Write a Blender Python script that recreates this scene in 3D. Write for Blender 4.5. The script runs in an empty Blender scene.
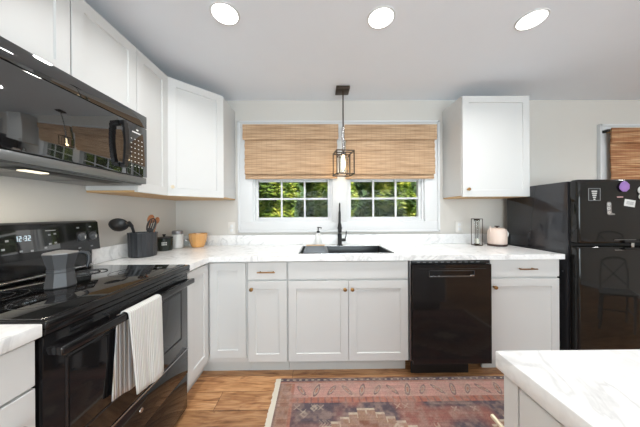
import bpy, bmesh, math, random
import numpy as np
from mathutils import Vector, Matrix
random.seed(7); rng = np.random.default_rng(7)
S = bpy.context.scene
COL = S.collection

# ------------------------------------------------------------------ camera
cam = bpy.data.cameras.new('camera'); camo = bpy.data.objects.new('camera', cam); COL.objects.link(camo)
cam.sensor_width = 36.0; cam.lens = 229.73 * 36.0 / 640.0; cam.clip_start = 0.02
camo.matrix_world = (Matrix.Translation((1.4508, -2.3567, 1.2299)) @ Matrix.Rotation(-0.0087, 4, 'Z')
                     @ Matrix.Rotation(math.pi/2, 4, 'X') @ Matrix.Rotation(-0.0058, 4, 'Z'))
S.camera = camo
# ------------------------------------------------------------------ view + world + sun + added daylight fill
S.view_settings.view_transform = 'Standard'; S.view_settings.look = 'None'
S.view_settings.gamma = 1; S.view_settings.use_curve_mapping = False
S.view_settings.exposure = -0.86
CAN_E = 14          # recessed lamps, W of each lamp's disc light
w = bpy.data.worlds.new('sky'); S.world = w; w.use_nodes = True
bg = w.node_tree.nodes['Background']; bg.inputs[0].default_value = (0.80, 0.90, 1.0, 1); bg.inputs[1].default_value = 1.5
sl = bpy.data.lights.new('sun', 'SUN'); sl.energy = 19; sl.angle = 0.03; sl.color = (1, .95, .85)
so = bpy.data.objects.new('sun', sl); COL.objects.link(so)
so.rotation_euler = Vector((-.75, .45, -.75)).to_track_quat('-Z', 'Y').to_euler()
def area(name, loc, size, energy, direction, color=(1, 1, 1)):
    l = bpy.data.lights.new(name, 'AREA'); l.shape = 'RECTANGLE'; l.size, l.size_y = size; l.energy = energy; l.color = color
    o = bpy.data.objects.new(name, l); COL.objects.link(o); o.location = loc
    o.rotation_euler = Vector(direction).to_track_quat('-Z', 'Y').to_euler(); return o
area('added_daylight_fill', (2.5, -6.35, 1.35), (4.4, 2.1), 450, (-.25, 1, .38), (.82, .95, 1))  # soft room fill, added outside the unseen opening behind the camera

# ------------------------------------------------------------------ materials
def nodes(name):
    m = bpy.data.materials.new(name); m.use_nodes = True
    return m, m.node_tree, m.node_tree.nodes['Principled BSDF']
def srgb(c):
    return tuple(((x/255)/12.92 if x/255 <= .04045 else ((x/255+.055)/1.055)**2.4) for x in c) + (1,)
def mat(name, c, rough=.5, metal=0, bump=0, bscale=60, spec=.5, coat=0, vary=.03, ior=1.5, lin=False):
    m, t, b = nodes(name)
    col = c + (1,) if lin else srgb(c)
    b.inputs['Roughness'].default_value = rough; b.inputs['Metallic'].default_value = metal
    b.inputs['Specular IOR Level'].default_value = spec; b.inputs['Coat Weight'].default_value = coat; b.inputs['IOR'].default_value = ior
    tc = t.nodes.new('ShaderNodeTexCoord'); n = t.nodes.new('ShaderNodeTexNoise'); n.inputs['Scale'].default_value = 9
    n.inputs['Detail'].default_value = 4
    t.links.new(tc.outputs['Object'], n.inputs['Vector'])
    mr = t.nodes.new('ShaderNodeMapRange'); mr.inputs['To Min'].default_value = 1-vary; mr.inputs['To Max'].default_value = 1+vary
    t.links.new(n.outputs['Fac'], mr.inputs['Value'])
    mx = t.nodes.new('ShaderNodeVectorMath'); mx.operation = 'SCALE'; mx.inputs[0].default_value = col[:3]
    t.links.new(mr.outputs[0], mx.inputs['Scale']); t.links.new(mx.outputs[0], b.inputs['Base Color'])
    if bump:
        n2 = t.nodes.new('ShaderNodeTexNoise'); n2.inputs['Scale'].default_value = bscale; t.links.new(tc.outputs['Object'], n2.inputs['Vector'])
        bp = t.nodes.new('ShaderNodeBump'); bp.inputs['Strength'].default_value = bump; bp.inputs['Distance'].default_value = .002
        t.links.new(n2.outputs['Fac'], bp.inputs['Height']); t.links.new(bp.outputs[0], b.inputs['Normal'])
    return m
def emit(name, c, s):
    m, t, b = nodes(name); b.inputs['Base Color'].default_value = (0, 0, 0, 1)
    b.inputs['Emission Color'].default_value = c + (1,); b.inputs['Emission Strength'].default_value = s; return m
def ramp(t, stops):
    r = t.nodes.new('ShaderNodeValToRGB'); e = r.color_ramp.elements
    while len(e) < len(stops): e.new(.5)
    for k, (p, c) in enumerate(stops): e[k].position = p; e[k].color = c
    return r
def mapping(t, scale, src='Object'):
    tc = t.nodes.new('ShaderNodeTexCoord'); mp = t.nodes.new('ShaderNodeMapping'); mp.inputs['Scale'].default_value = scale
    t.links.new(tc.outputs[src], mp.inputs['Vector']); return mp
def noise(t, vec, scale, detail=4, dist=0):
    n = t.nodes.new('ShaderNodeTexNoise'); n.inputs['Scale'].default_value = scale; n.inputs['Detail'].default_value = detail
    n.inputs['Distortion'].default_value = dist; t.links.new(vec, n.inputs['Vector']); return n
def mixc(t, fac, a, b, mode='MIX'):
    m = t.nodes.new('ShaderNodeMix'); m.data_type = 'RGBA'; m.blend_type = mode
    for s, v in ((0, fac), (6, a), (7, b)):
        if hasattr(v, 'links') or hasattr(v, 'is_linked'): t.links.new(v, m.inputs[s])
        else: m.inputs[s].default_value = v
    return m.outputs[2]
def bump(t, b, h, strength, dist):
    bp = t.nodes.new('ShaderNodeBump'); bp.inputs['Strength'].default_value = strength; bp.inputs['Distance'].default_value = dist
    t.links.new(h, bp.inputs['Height']); t.links.new(bp.outputs[0], b.inputs['Normal'])

def floor_mat():
    m, t, b = nodes('oak_planks')
    mp = mapping(t, (1, 1, 1))
    br = t.nodes.new('ShaderNodeTexBrick'); br.inputs['Scale'].default_value = 1; br.inputs['Brick Width'].default_value = 1.25
    br.inputs['Row Height'].default_value = .152; br.inputs['Mortar Size'].default_value = .0012; br.offset = .37; br.offset_frequency = 3
    br.inputs['Color1'].default_value = (0, 0, 0, 1); br.inputs['Color2'].default_value = (1, 1, 1, 1); br.inputs['Mortar'].default_value = (.5, .5, .5, 1)
    t.links.new(mp.outputs[0], br.inputs['Vector'])
    # offset the grain per plank
    va = t.nodes.new('ShaderNodeVectorMath'); va.operation = 'MULTIPLY_ADD'; va.inputs[1].default_value = (7, 3, 0)
    t.links.new(br.outputs['Color'], va.inputs[0]); t.links.new(mp.outputs[0], va.inputs[2])
    m2 = t.nodes.new('ShaderNodeMapping'); m2.inputs['Scale'].default_value = (1.6, 9, 1); t.links.new(va.outputs[0], m2.inputs['Vector'])
    n1 = noise(t, m2.outputs[0], 2.2, 8, 1.6)
    m3 = t.nodes.new('ShaderNodeMapping'); m3.inputs['Scale'].default_value = (3, 60, 1); t.links.new(va.outputs[0], m3.inputs['Vector'])
    n2 = noise(t, m3.outputs[0], 3, 5)
    r1 = ramp(t, [(.28, srgb((128, 86, 54))), (.42, srgb((178, 128, 86))), (.58, srgb((208, 160, 114))), (.8, srgb((218, 176, 132)))])
    t.links.new(n1.outputs['Fac'], r1.inputs[0])
    r2 = ramp(t, [(.3, (.72, .70, .68, 1)), (.65, (1.05, 1.05, 1.05, 1))]); t.links.new(n2.outputs['Fac'], r2.inputs[0])
    c = mixc(t, 1.0, r1.outputs[0], r2.outputs[0], 'MULTIPLY')
    r3 = ramp(t, [(0, (.72, .68, .64, 1)), (1, (1.08, 1.04, 1.0, 1))]); t.links.new(br.outputs['Color'], r3.inputs[0])
    c = mixc(t, 1.0, c, r3.outputs[0], 'MULTIPLY')
    m4 = t.nodes.new('ShaderNodeMapping'); m4.inputs['Scale'].default_value = (3.2, 7.5, 1); t.links.new(va.outputs[0], m4.inputs['Vector'])
    vo = noise(t, m4.outputs[0], 1.0, 3, 2.5)
    rk = ramp(t, [(.66, (1, 1, 1, 1)), (.76, (.55, .45, .38, 1))]); t.links.new(vo.outputs['Fac'], rk.inputs[0])
    c = mixc(t, 1.0, c, rk.outputs[0], 'MULTIPLY')
    c = mixc(t, br.outputs['Fac'], c, srgb((70, 45, 28)))
    t.links.new(c, b.inputs['Base Color']); b.inputs['Roughness'].default_value = .38
    bump(t, b, n2.outputs['Fac'], .15, .002); return m
def stone_mat():
    m, t, b = nodes('veined_white_quartz')
    mp = mapping(t, (1, 1, 1)); n1 = noise(t, mp.outputs[0], 3.5, 9, 2.2)
    r = ramp(t, [(.56, (.90, .90, .897, 1)), (.60, (.72, .72, .72, 1)), (.64, (.89, .89, .887, 1)), (.7, (.90, .90, .897, 1))]); t.links.new(n1.outputs['Fac'], r.inputs[0])
    n2 = noise(t, mp.outputs[0], 38, 6, .5); r2 = ramp(t, [(.36, (.89, .89, .895, 1)), (.56, (1, 1, 1, 1))]); t.links.new(n2.outputs['Fac'], r2.inputs[0])
    c = mixc(t, .7, r.outputs[0], r2.outputs[0], 'MULTIPLY')
    t.links.new(c, b.inputs['Base Color']); b.inputs['Roughness'].default_value = .22; return m
def bamboo_mat(name, dark, mid, light):
    m, t, b = nodes(name)
    mp = mapping(t, (1.1, 1.1, 46)); n1 = noise(t, mp.outputs[0], 2.6, 6, .3)
    r = ramp(t, [(.30, srgb(dark)), (.48, srgb(mid)), (.66, srgb(light))]); t.links.new(n1.outputs['Fac'], r.inputs[0])
    mp2 = mapping(t, (5, 5, 260)); n2 = noise(t, mp2.outputs[0], 1.5, 3); r2 = ramp(t, [(.32, (.62, .58, .54, 1)), (.55, (1.05, 1.05, 1.05, 1))]); t.links.new(n2.outputs['Fac'], r2.inputs[0])
    c = mixc(t, .8, r.outputs[0], r2.outputs[0], 'MULTIPLY')
    mp3 = mapping(t, (1, 1, 1)); wv = t.nodes.new('ShaderNodeTexWave'); wv.inputs['Scale'].default_value = 6.5; wv.inputs['Distortion'].default_value = .1; t.links.new(mp3.outputs[0], wv.inputs['Vector'])
    r3 = ramp(t, [(.0, (.82, .80, .78, 1)), (.06, (1, 1, 1, 1))]); t.links.new(wv.outputs['Fac'], r3.inputs[0])
    c = mixc(t, .6, c, r3.outputs[0], 'MULTIPLY')
    t.links.new(c, b.inputs['Base Color']); b.inputs['Roughness'].default_value = .65
    bump(t, b, n2.outputs['Fac'], .5, .003); return m
def glass_mat(name, rough=.02, tint=(1, 1, 1, 1), refl=1.0):
    m = bpy.data.materials.new(name); m.use_nodes = True; t = m.node_tree; t.nodes.clear()
    o = t.nodes.new('ShaderNodeOutputMaterial'); mx = t.nodes.new('ShaderNodeMixShader'); tr = t.nodes.new('ShaderNodeBsdfTransparent'); g = t.nodes.new('ShaderNodeBsdfGlossy')
    tr.inputs[0].default_value = tint; g.inputs['Roughness'].default_value = rough
    f = t.nodes.new('ShaderNodeFresnel'); f.inputs[0].default_value = 1.45
    mm = t.nodes.new('ShaderNodeMath'); mm.operation = 'MULTIPLY'; mm.inputs[1].default_value = refl
    t.links.new(f.outputs[0], mm.inputs[0]); t.links.new(mm.outputs[0], mx.inputs[0])
    t.links.new(tr.outputs[0], mx.inputs[1]); t.links.new(g.outputs[0], mx.inputs[2]); t.links.new(mx.outputs[0], o.inputs[0]); return m
def wood_mat(name, a, b_, scale=(3, 40, 40)):
    m, t, b = nodes(name); mp = mapping(t, scale); n = noise(t, mp.outputs[0], 1.5, 5, .6)
    r = ramp(t, [(.3, srgb(a)), (.7, srgb(b_))]); t.links.new(n.outputs['Fac'], r.inputs[0]); t.links.new(r.outputs[0], b.inputs['Base Color'])
    b.inputs['Roughness'].default_value = .5; return m
def cloth_mat(name, stops, scale, axis_scale, rough=.9):
    m, t, b = nodes(name); mp = mapping(t, axis_scale)
    wv = t.nodes.new('ShaderNodeTexWave'); wv.bands_direction = 'Y'; wv.inputs['Scale'].default_value = scale; wv.inputs['Distortion'].default_value = 1.2; wv.inputs['Detail'].default_value = 3
    t.links.new(mp.outputs[0], wv.inputs['Vector']); r = ramp(t, stops); t.links.new(wv.outputs['Fac'], r.inputs[0])
    n = noise(t, mp.outputs[0], 160, 3); c = mixc(t, .25, r.outputs[0], n.outputs['Color'], 'SOFT_LIGHT')
    t.links.new(c, b.inputs['Base Color']); b.inputs['Roughness'].default_value = rough
    bump(t, b, wv.outputs['Fac'], .6, .003); return m
def leaf_mat(name, a, b_, c_):
    m, t, b = nodes(name); mp = mapping(t, (1, 1, 1)); n = noise(t, mp.outputs[0], 5, 5)
    r = ramp(t, [(.35, srgb(a)), (.52, srgb(b_)), (.68, srgb(c_))]); t.links.new(n.outputs['Fac'], r.inputs[0]); t.links.new(r.outputs[0], b.inputs['Base Color'])
    b.inputs['Roughness'].default_value = .6; b.inputs['Transmission Weight'].default_value = 0; return m

M = dict(
 wall=mat('greige_wall_paint', (208, 204, 198), .7, bump=.1, bscale=220, vary=.01),
 ceil=mat('ceiling_paint', (236, 241, 248), .8, vary=.01),
 trim=mat('white_trim_paint', (218, 219, 220), .4, vary=.01),
 cab=mat('white_cabinet_paint', (211, 211, 210), .42, vary=.008),
 ground=mat('grass_ground', (58, 84, 40), .9, bump=.5, vary=.3),
 black=mat('black_gloss_enamel', (24, 23, 24), .07, spec=.4, ior=1.5, vary=.02),
 blackglass=mat('black_glass', (9, 9, 10), .03, spec=1.0, ior=1.75, vary=.02),
 mirrorglass=mat('dark_mirror_glass', (22, 21, 22), .035, spec=.8, ior=1.8, vary=.02),
 fridgeside=mat('dark_grey_fridge_side', (40, 40, 43), .07, spec=.6, ior=1.5, vary=.02),
 fridge=mat('black_fridge_enamel', (20, 19, 18), .06, spec=.4, ior=1.5, vary=.02),
 blackmatte=mat('black_matte', (22, 22, 23), .5),
 darkplastic=mat('dark_plastic', (30, 31, 33), .3),
 bodygrey=mat('grey_underside_metal', (120, 122, 122), .35, metal=.6),
 filt=mat('filter_mesh_aluminium', (150, 150, 150), .4, metal=.7, bump=.12, bscale=400),
 steel=mat('brushed_steel', (180, 180, 182), .25, metal=1),
 chrome=mat('chrome', (215, 215, 215), .08, metal=1),
 brass=mat('aged_brass', (150, 112, 70), .3, metal=1),
 bronze=mat('oil_rubbed_bronze', (70, 58, 48), .4, metal=.7),
 pull=mat('champagne_pull', (225, 212, 185), .35, metal=.5),
 under=wood_mat('birch_plywood', (196, 155, 105), (214, 176, 128)),
 woodlt=wood_mat('light_board', (205, 172, 135), (222, 192, 158)),
 woodsp=wood_mat('spoon_wood', (150, 92, 58), (178, 118, 80)),
 floor=floor_mat(), stone=stone_mat(),
 bamboo=bamboo_mat('bamboo_tan', (150, 118, 88), (186, 152, 118), (206, 176, 144)),
 bamboo2=bamboo_mat('bamboo_brown', (112, 66, 38), (160, 106, 66), (206, 170, 130)),
 glass=glass_mat('window_glass', refl=.12), cleanglass=glass_mat('clear_glass', tint=(.98, .99, .99, 1), refl=.18),
 crock=mat('charcoal_ribbed_ceramic', (44, 46, 50), .32, vary=.06),
 ladle=mat('black_nylon', (38, 38, 40), .38),
 moka=mat('dark_grey_aluminium', (82, 82, 84), .42, metal=.5, vary=.06),
 mokalid=mat('pale_grey_aluminium', (140, 140, 141), .35, metal=.6),
 green=mat('dark_green_glaze', (30, 38, 32), .18, vary=.15),
 white=mat('white_ceramic', (228, 228, 226), .3),
 silver=mat('silver_lid', (165, 165, 168), .3, metal=.8),
 amber=mat('amber_lustre', (220, 164, 100), .22, coat=.5, vary=.25),
 pink=mat('blush_ceramic', (226, 206, 194), .35, vary=.04),
 brown=mat('dark_walnut', (62, 40, 34), .4),
 wax=mat('cream_wax', (240, 236, 222), .5),
 sink=mat('black_composite_sink', (34, 36, 38), .28),
 tray=mat('grey_drain_tray', (128, 134, 140), .4, metal=.3),
 toe=mat('grey_white_toe_paint', (205, 207, 206), .5),
 lens=emit('lamp_lens', (1, .98, .94), 14.0), bulbm=emit('bulb_glow', (1, .80, .50), 18.0), hoodl=emit('hood_lamp_glow', (1, .88, .66), 3.0),
 digits=emit('display_digits', (.75, .92, 1), 2.2),
 mark=mat('white_print', (215, 215, 212), .5), markg=mat('grey_print', (140, 142, 144), .5),
 outlet=mat('outlet_plastic', (216, 213, 208), .35),
 purple=mat('purple_crystal', (150, 112, 178), .25, vary=.35), pinkp=mat('pink_print', (190, 150, 150), .5),
 knobgrey=mat('graphite_knob', (74, 76, 80), .3),
 ring=mat('faint_ring_print', (62, 62, 64), .25),
 towel=cloth_mat('cream_ribbed_cotton', [(0, srgb((206, 204, 199))), (1, srgb((224, 223, 219)))], 34, (1, 1, .05)),
 towel2=cloth_mat('striped_cotton', [(0, srgb((150, 132, 120))), (.3, srgb((196, 190, 183))), (.6, srgb((212, 207, 200))), (.85, srgb((168, 166, 168)))], 14, (1, 1, .05)),
 chair=mat('grey_white_chair_paint', (170, 170, 168), .5),
 leafa=leaf_mat('conifer_green', (50, 82, 36), (132, 160, 60), (222, 222, 108)), leafb=leaf_mat('deep_conifer_green', (34, 58, 34), (70, 104, 54), (130, 158, 80)),
 bark=mat('bark', (80, 62, 46), .9, bump=.6, bscale=30),
)
# ------------------------------------------------------------------ mesh helper
class B:
    def __init__(s): s.bm = bmesh.new()
    def box(s, lo, hi, bev=0.0, seg=2):
        lo, hi = [min(a, b) for a, b in zip(lo, hi)], [max(a, b) for a, b in zip(lo, hi)]
        c = [(a+b)/2 for a, b in zip(lo, hi)]; d = [max(b-a, 1e-5) for a, b in zip(lo, hi)]
        r = bmesh.ops.create_cube(s.bm, size=1, matrix=Matrix.Translation(c) @ Matrix.Diagonal((*d, 1)))
        if bev:
            ed = list({e for v in r['verts'] for e in v.link_edges})
            bmesh.ops.bevel(s.bm, geom=ed, offset=min(bev, min(d)*.45), segments=seg, affect='EDGES', profile=.5)
        return s
    def cyl(s, p0, p1, r, seg=24, r2=None, caps=True):
        p0, p1 = Vector(p0), Vector(p1); d = p1-p0
        mt = Matrix.Translation((p0+p1)/2) @ d.to_track_quat('Z', 'Y').to_matrix().to_4x4()
        bmesh.ops.create_cone(s.bm, cap_ends=caps, segments=seg, radius1=r, radius2=r if r2 is None else r2, depth=d.length, matrix=mt); return s
    def tube(s, pts, r, seg=12, closed=False):
        pts = [Vector(p) for p in pts]; n = len(pts); rings = []
        rr = r if isinstance(r, (list, tuple)) else [r]*n
        up = None
        for i, p in enumerate(pts):
            d = (pts[(i+1) % n]-pts[i-1]) if closed else (pts[min(i+1, n-1)]-pts[max(i-1, 0)])
            d.normalize()
            if up is None: up = d.orthogonal().normalized()
            else: up = (up - d*up.dot(d)).normalized()
            q = d.cross(up)
            rings.append([s.bm.verts.new(p+(up*math.cos(a)+q*math.sin(a))*rr[i]) for a in [2*math.pi*k/seg for k in range(seg)]])
        for i in range(n if closed else n-1):
            a, b = rings[i], rings[(i+1) % n]
            for k in range(seg): s.bm.faces.new((a[k], a[(k+1) % seg], b[(k+1) % seg], b[k]))
        if not closed:
            s.bm.faces.new(rings[0][::-1]); s.bm.faces.new(rings[-1])
        return s
    def lathe(s, c, prof, seg=32, rib=0, nr=0, squash=(1, 1), rot=0, fac=None):
        c = Vector(c); rings = []
        for (r, z) in prof:
            ring = []
            for k in range(seg):
                a = 2*math.pi*k/seg+rot; q = r*(1+rib*(1 if (k % 2) else -1)) if rib else r
                ring.append(s.bm.verts.new(c+Vector((q*math.cos(a)*squash[0], q*math.sin(a)*squash[1], z))))
            rings.append(ring)
        for a, b in zip(rings, rings[1:]):
            for k in range(seg): s.bm.faces.new((a[k], a[(k+1) % seg], b[(k+1) % seg], b[k]))
        closed = prof[0] == prof[-1]
        if prof[0][0] > 1e-6 and not closed: s.bm.faces.new(rings[0][::-1])
        if prof[-1][0] > 1e-6 and not closed: s.bm.faces.new(rings[-1])
        bmesh.ops.remove_doubles(s.bm, verts=[v for g in rings for v in g], dist=1e-6); return s
    def prism(s, poly, axis, a, b):
        def P(u, v, w):
            return {'X': (w, u, v), 'Y': (u, w, v), 'Z': (u, v, w)}[axis]
        lo = [s.bm.verts.new(P(u, v, a)) for u, v in poly]; hi = [s.bm.verts.new(P(u, v, b)) for u, v in poly]
        n = len(poly); s.bm.faces.new(lo[::-1]); s.bm.faces.new(hi)
        for k in range(n): s.bm.faces.new((lo[k], lo[(k+1) % n], hi[(k+1) % n], hi[k]))
        bmesh.ops.recalc_face_normals(s.bm, faces=s.bm.faces); return s
    def ell(s, c, r, rot=None, u=20, v=12):
        mt = Matrix.Translation(c) @ (rot.to_4x4() if rot else Matrix.Identity(4)) @ Matrix.Diagonal((*r, 1))
        bmesh.ops.create_uvsphere(s.bm, u_segments=u, v_segments=v, radius=1, matrix=mt); return s
    def xf(s, mt): bmesh.ops.transform(s.bm, matrix=mt, verts=s.bm.verts); return s
def root_of(o):
    while o.parent: o = o.parent
    return o
def obj(name, b, m, parent=None, smooth=True, ang=35):
    if parent is not None: b.xf(Matrix.Translation(-root_of(parent).location))
    bmesh.ops.recalc_face_normals(b.bm, faces=b.bm.faces)
    me = bpy.data.meshes.new(name); b.bm.to_mesh(me); b.bm.free(); me.materials.append(m)
    if smooth:
        me.polygons.foreach_set('use_smooth', [True]*len(me.polygons)); me.set_sharp_from_angle(angle=math.radians(ang))
    o = bpy.data.objects.new(name, me); COL.objects.link(o)
    if parent is not None: o.parent = parent
    return o
def struct(name, b, m, parent=None, **k):
    o = obj(name, b, m, parent, **k); o['kind'] = 'structure'; return o
def tag(o, label, cat, group=None):
    o['label'] = label; o['category'] = cat
    if group: o['group'] = group
    return o
def thing(name, label, cat, loc, group=None):
    o = bpy.data.objects.new(name, None); o.empty_display_size = .05; COL.objects.link(o); o.location = loc
    return tag(o, label, cat, group)
def dup(o, loc, label=None):
    r = o.copy(); COL.objects.link(r); r.location = loc
    if label: r['label'] = label
    def rec(a, b):
        for ch in list(a.children):
            c = ch.copy(); COL.objects.link(c); c.parent = b; rec(ch, c)
    rec(o, r); return r
def wall_with_holes(axis, pos, thick, a0, a1, z0, z1, holes, name, m):
    # slab in the plane of one axis, with rectangular openings
    b = B(); xs = sorted({a0, a1, *[h[0] for h in holes], *[h[1] for h in holes]}); zs = sorted({z0, z1, *[h[2] for h in holes], *[h[3] for h in holes]})
    def ins(x, z): return any(h[0] < x < h[1] and h[2] < z < h[3] for h in holes)
    for i in range(len(xs)-1):
        for j in range(len(zs)-1):
            if ins((xs[i]+xs[i+1])/2, (zs[j]+zs[j+1])/2): continue
            if axis == 'Y': b.box((xs[i], pos, zs[j]), (xs[i+1], pos+thick, zs[j+1]))
            else: b.box((pos, xs[i], zs[j]), (pos+thick, xs[i+1], zs[j+1]))
    bmesh.ops.remove_doubles(b.bm, verts=b.bm.verts, dist=1e-5)
    # drop the inner duplicate faces
    seen = {}
    for f in list(b.bm.faces):
        k = tuple(sorted(v.index for v in f.verts)) if False else tuple(sorted((round(v.co.x, 4), round(v.co.y, 4), round(v.co.z, 4)) for v in f.verts))
        seen.setdefault(k, []).append(f)
    dead = [f for fs in seen.values() if len(fs) > 1 for f in fs]
    bmesh.ops.delete(b.bm, geom=dead, context='FACES_ONLY')
    return struct(name, b, m, smooth=False)

# ------------------------------------------------------------------ room shell
ZC = 2.389; XR = 6.3; YF = -6.1
W1 = (.79, 1.60, 1.145, 2.10); W2 = (1.745, 2.54, 1.145, 2.10); W3 = (4.50, 5.40, 1.0, 2.05)
struct('floor', B().box((-.15, YF-.15, -.1), (XR+.15, .15, 0)), M['floor'], smooth=False)
struct('ceiling', B().box((-.15, YF-.15, ZC), (XR+.15, .15, ZC+.1)), M['ceil'], smooth=False)
wall_with_holes('Y', 0, .14, -.15, XR+.15, 0, ZC, [W1, W2, W3], 'wall_back', M['wall'])
struct('wall_left', B().box((-.15, YF, 0), (0, 0, ZC)), M['wall'], smooth=False)
wall_with_holes('X', XR, .15, YF, 0, 0, ZC, [], 'wall_right', M['wall'])
wall_with_holes('Y', YF-.15, .15, -.15, XR+.15, 0, ZC, [(.5, 4.5, .12, 2.15)], 'wall_front', M['wall'])
struct('baseboard_back', B().box((4.05, -.015, 0), (XR, 0, .1), .003), M['trim'])
struct('baseboard_right', B().box((XR-.015, YF, 0), (XR, -.016, .1), .003), M['trim'])
struct('ground', B().box((-9, .16, -.12), (16, 8, -.08)), M['ground'], smooth=False)
M['bank'] = M['ground']
struct('ground_bank', B().prism([(8, -.12), (11, 4.2), (13, 5.5), (13, -.12)], 'X', -14, 22), M['ground'], smooth=False)

def casing(name, x0, x1, z0, z1, holes):
    b = B(); y = -.02
    xs = sorted({x0, x1, *[h[0] for h in holes], *[h[1] for h in holes]}); zt, zb = max(h[3] for h in holes), min(h[2] for h in holes)
    b.box((x0, y, zt), (x1, 0, z1), .004); b.box((x0, y, z0), (x1, 0, zb), .004)
    edges = [(x0, holes[0][0])]+[(holes[i][1], holes[i+1][0]) for i in range(len(holes)-1)]+[(holes[-1][1], x1)]
    for a, c in edges: b.box((a, y, zb), (c, 0, zt), .003)
    # raised outer bead
    b.box((x0, y-.012, z0), (x0+.022, y, z1), .004); b.box((x1-.022, y-.012, z0), (x1, y, z1), .004)
    b.box((x0, y-.012, z1-.022), (x1, y, z1), .004); b.box((x0, y-.012, z0), (x1, y, z0+.018), .004)
    return struct(name, b, M['trim'])
casing('trim_1', .640, 2.695, 1.040, 2.172, [W1, W2])
casing('trim_2', 4.345, 5.49, .91, 2.13, [W3])
def window(name, W, grid=True):
    x0, x1, z0, z1 = W; zm = 1.58
    f = B(); t = .02
    f.box((x0, .0, z0), (x0+t, .13, z1)); f.box((x1-t, .0, z0), (x1, .13, z1)); f.box((x0+t, .0, z1-t), (x1-t, .13, z1)); f.box((x0+t, .0, z0), (x1-t, .13, z0+t))
    root = struct(name, f, M['trim'])
    for (a, c, y) in ((z0+t, zm+.02, .03), (zm-.02, z1-t, .06)):
        s = B(); w_ = .027
        s.box((x0+t, y-.012, a), (x0+t+w_, y+.016, c), .003); s.box((x1-t-w_, y-.012, a), (x1-t, y+.016, c), .003)
        s.box((x0+t+w_, y-.012, a), (x1-t-w_, y+.016, a+w_), .003); s.box((x0+t+w_, y-.012, c-w_), (x1-t-w_, y+.016, c), .003)
        so_ = struct('sash', s, M['trim'], root)
        g0, g1, h0, h1 = x0+t+w_, x1-t-w_, a+w_, c-w_
        if grid:
            mu = B()
            for k in (1, 2): xx = g0+(g1-g0)*k/3; mu.box((xx-.009, y-.008, h0), (xx+.009, y+.012, h1), .002)
            zz = (h0+h1)/2; mu.box((g0, y-.006, zz-.009), (g1, y+.010, zz+.009), .002)
            struct('muntin', mu, M['trim'], so_)
        struct('pane', B().box((g0-.004, y+.0005, h0-.004), (g1+.004, y+.0035, h1+.004)), M['glass'], so_, smooth=False)
window('window_1', W1); window('window_2', W2); window('window_3', W3, False)
def simple_window(name, lo, hi, axis):
    b = B(); n = 4
    if axis == 'Y':
        y = lo[1]
        for k in range(n+1): x = lo[0]+(hi[0]-lo[0])*k/n; b.box((x-.03, y-.03, lo[2]), (x+.03, y+.03, hi[2]))
        for z in (lo[2], hi[2]): b.box((lo[0], y-.029, z-.03), (hi[0], y+.029, z+.03))
    else:
        x = lo[0]
        for k in range(3): y = lo[1]+(hi[1]-lo[1])*k/2; b.box((x-.03, y-.03, lo[2]), (x+.03, y+.03, hi[2]))
        for z in (lo[2], hi[2]): b.box((x-.029, lo[1], z-.03), (x+.029, hi[1], z+.03))
    struct(name, b, M['trim'])
simple_window('added_fill_window', (.53, YF-.07, .15), (4.47, YF-.07, 2.12), 'Y')  # unseen window behind the camera, added to let the fill light in

# ------------------------------------------------------------------ cabinets
def panel_door(w, h, t=.02, fr=.058, rec=.008, flat=False):
    # local: u to the right, v up, n = -y towards the viewer; origin lower left on the carcass face
    b = B()
    if flat: b.box((0, -t, 0), (w, 0, h), .0015, 1); return b
    bm = b.bm
    def ring(x0, z0, x1, z1, y): return [bm.verts.new(p) for p in ((x0, y, z0), (x1, y, z0), (x1, y, z1), (x0, y, z1))]
    e = .0015
    R = [ring(0, 0, w, h, 0), ring(0, 0, w, h, -t+e), ring(e, e, w-e, h-e, -t), ring(fr, fr, w-fr, h-fr, -t),
         ring(fr+.003, fr+.003, w-fr-.003, h-fr-.003, -t+rec)]
    bm.faces.new(R[0][::-1]); bm.faces.new(R[-1])
    for a, c in zip(R, R[1:]):
        for k in range(4): bm.faces.new((a[k], a[(k+1) % 4], c[(k+1) % 4], c[k]))
    bmesh.ops.recalc_face_normals(bm, faces=bm.faces); return b
def knob(mat_, p, n, r=.0145):
    # p on the face, n outward unit vector
    b = B(); p = Vector(p); n = Vector(n); q = n.to_track_quat('Z', 'Y').to_matrix().to_4x4()
    b.lathe((0, 0, 0), [(0, 0), (.008, 0), (.005, .006), (.005, .014), (r*.8, .018), (r, .022), (r*.93, .028), (r*.5, .030), (0, .0305)], 20)
    b.xf(Matrix.Translation(p) @ q); return b
def bar(p0, p1, n, r=.005, off=.03, ins=.018):
    b = B(); p0, p1, n = Vector(p0), Vector(p1), Vector(n); d = (p1-p0).normalized()
    b.cyl(p0+n*off, p1+n*off, r, 14)
    for q in (p0+d*ins, p1-d*ins): b.cyl(q, q+n*off, r*.85, 12)
    return b
Ym = Matrix.Identity(4)
def put(b, x, y, z, ang=0): return b.xf(Matrix.Translation((x, y, z)) @ Matrix.Rotation(ang, 4, 'Z'))
YB = -.61; TOEZ = .108; CT = .876
def base_carcass(x0, x1, parent, gap=.0008):
    b = B().box((x0+gap, YB, TOEZ), (x1-gap, -.003, CT-.002), .001, 1)
    obj('carcass', b, M['cab'], parent)
    obj('toe_kick', B().box((x0+gap, -.545, .0), (x1-gap, -.53, TOEZ-.001)), M['toe'], parent)
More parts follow.
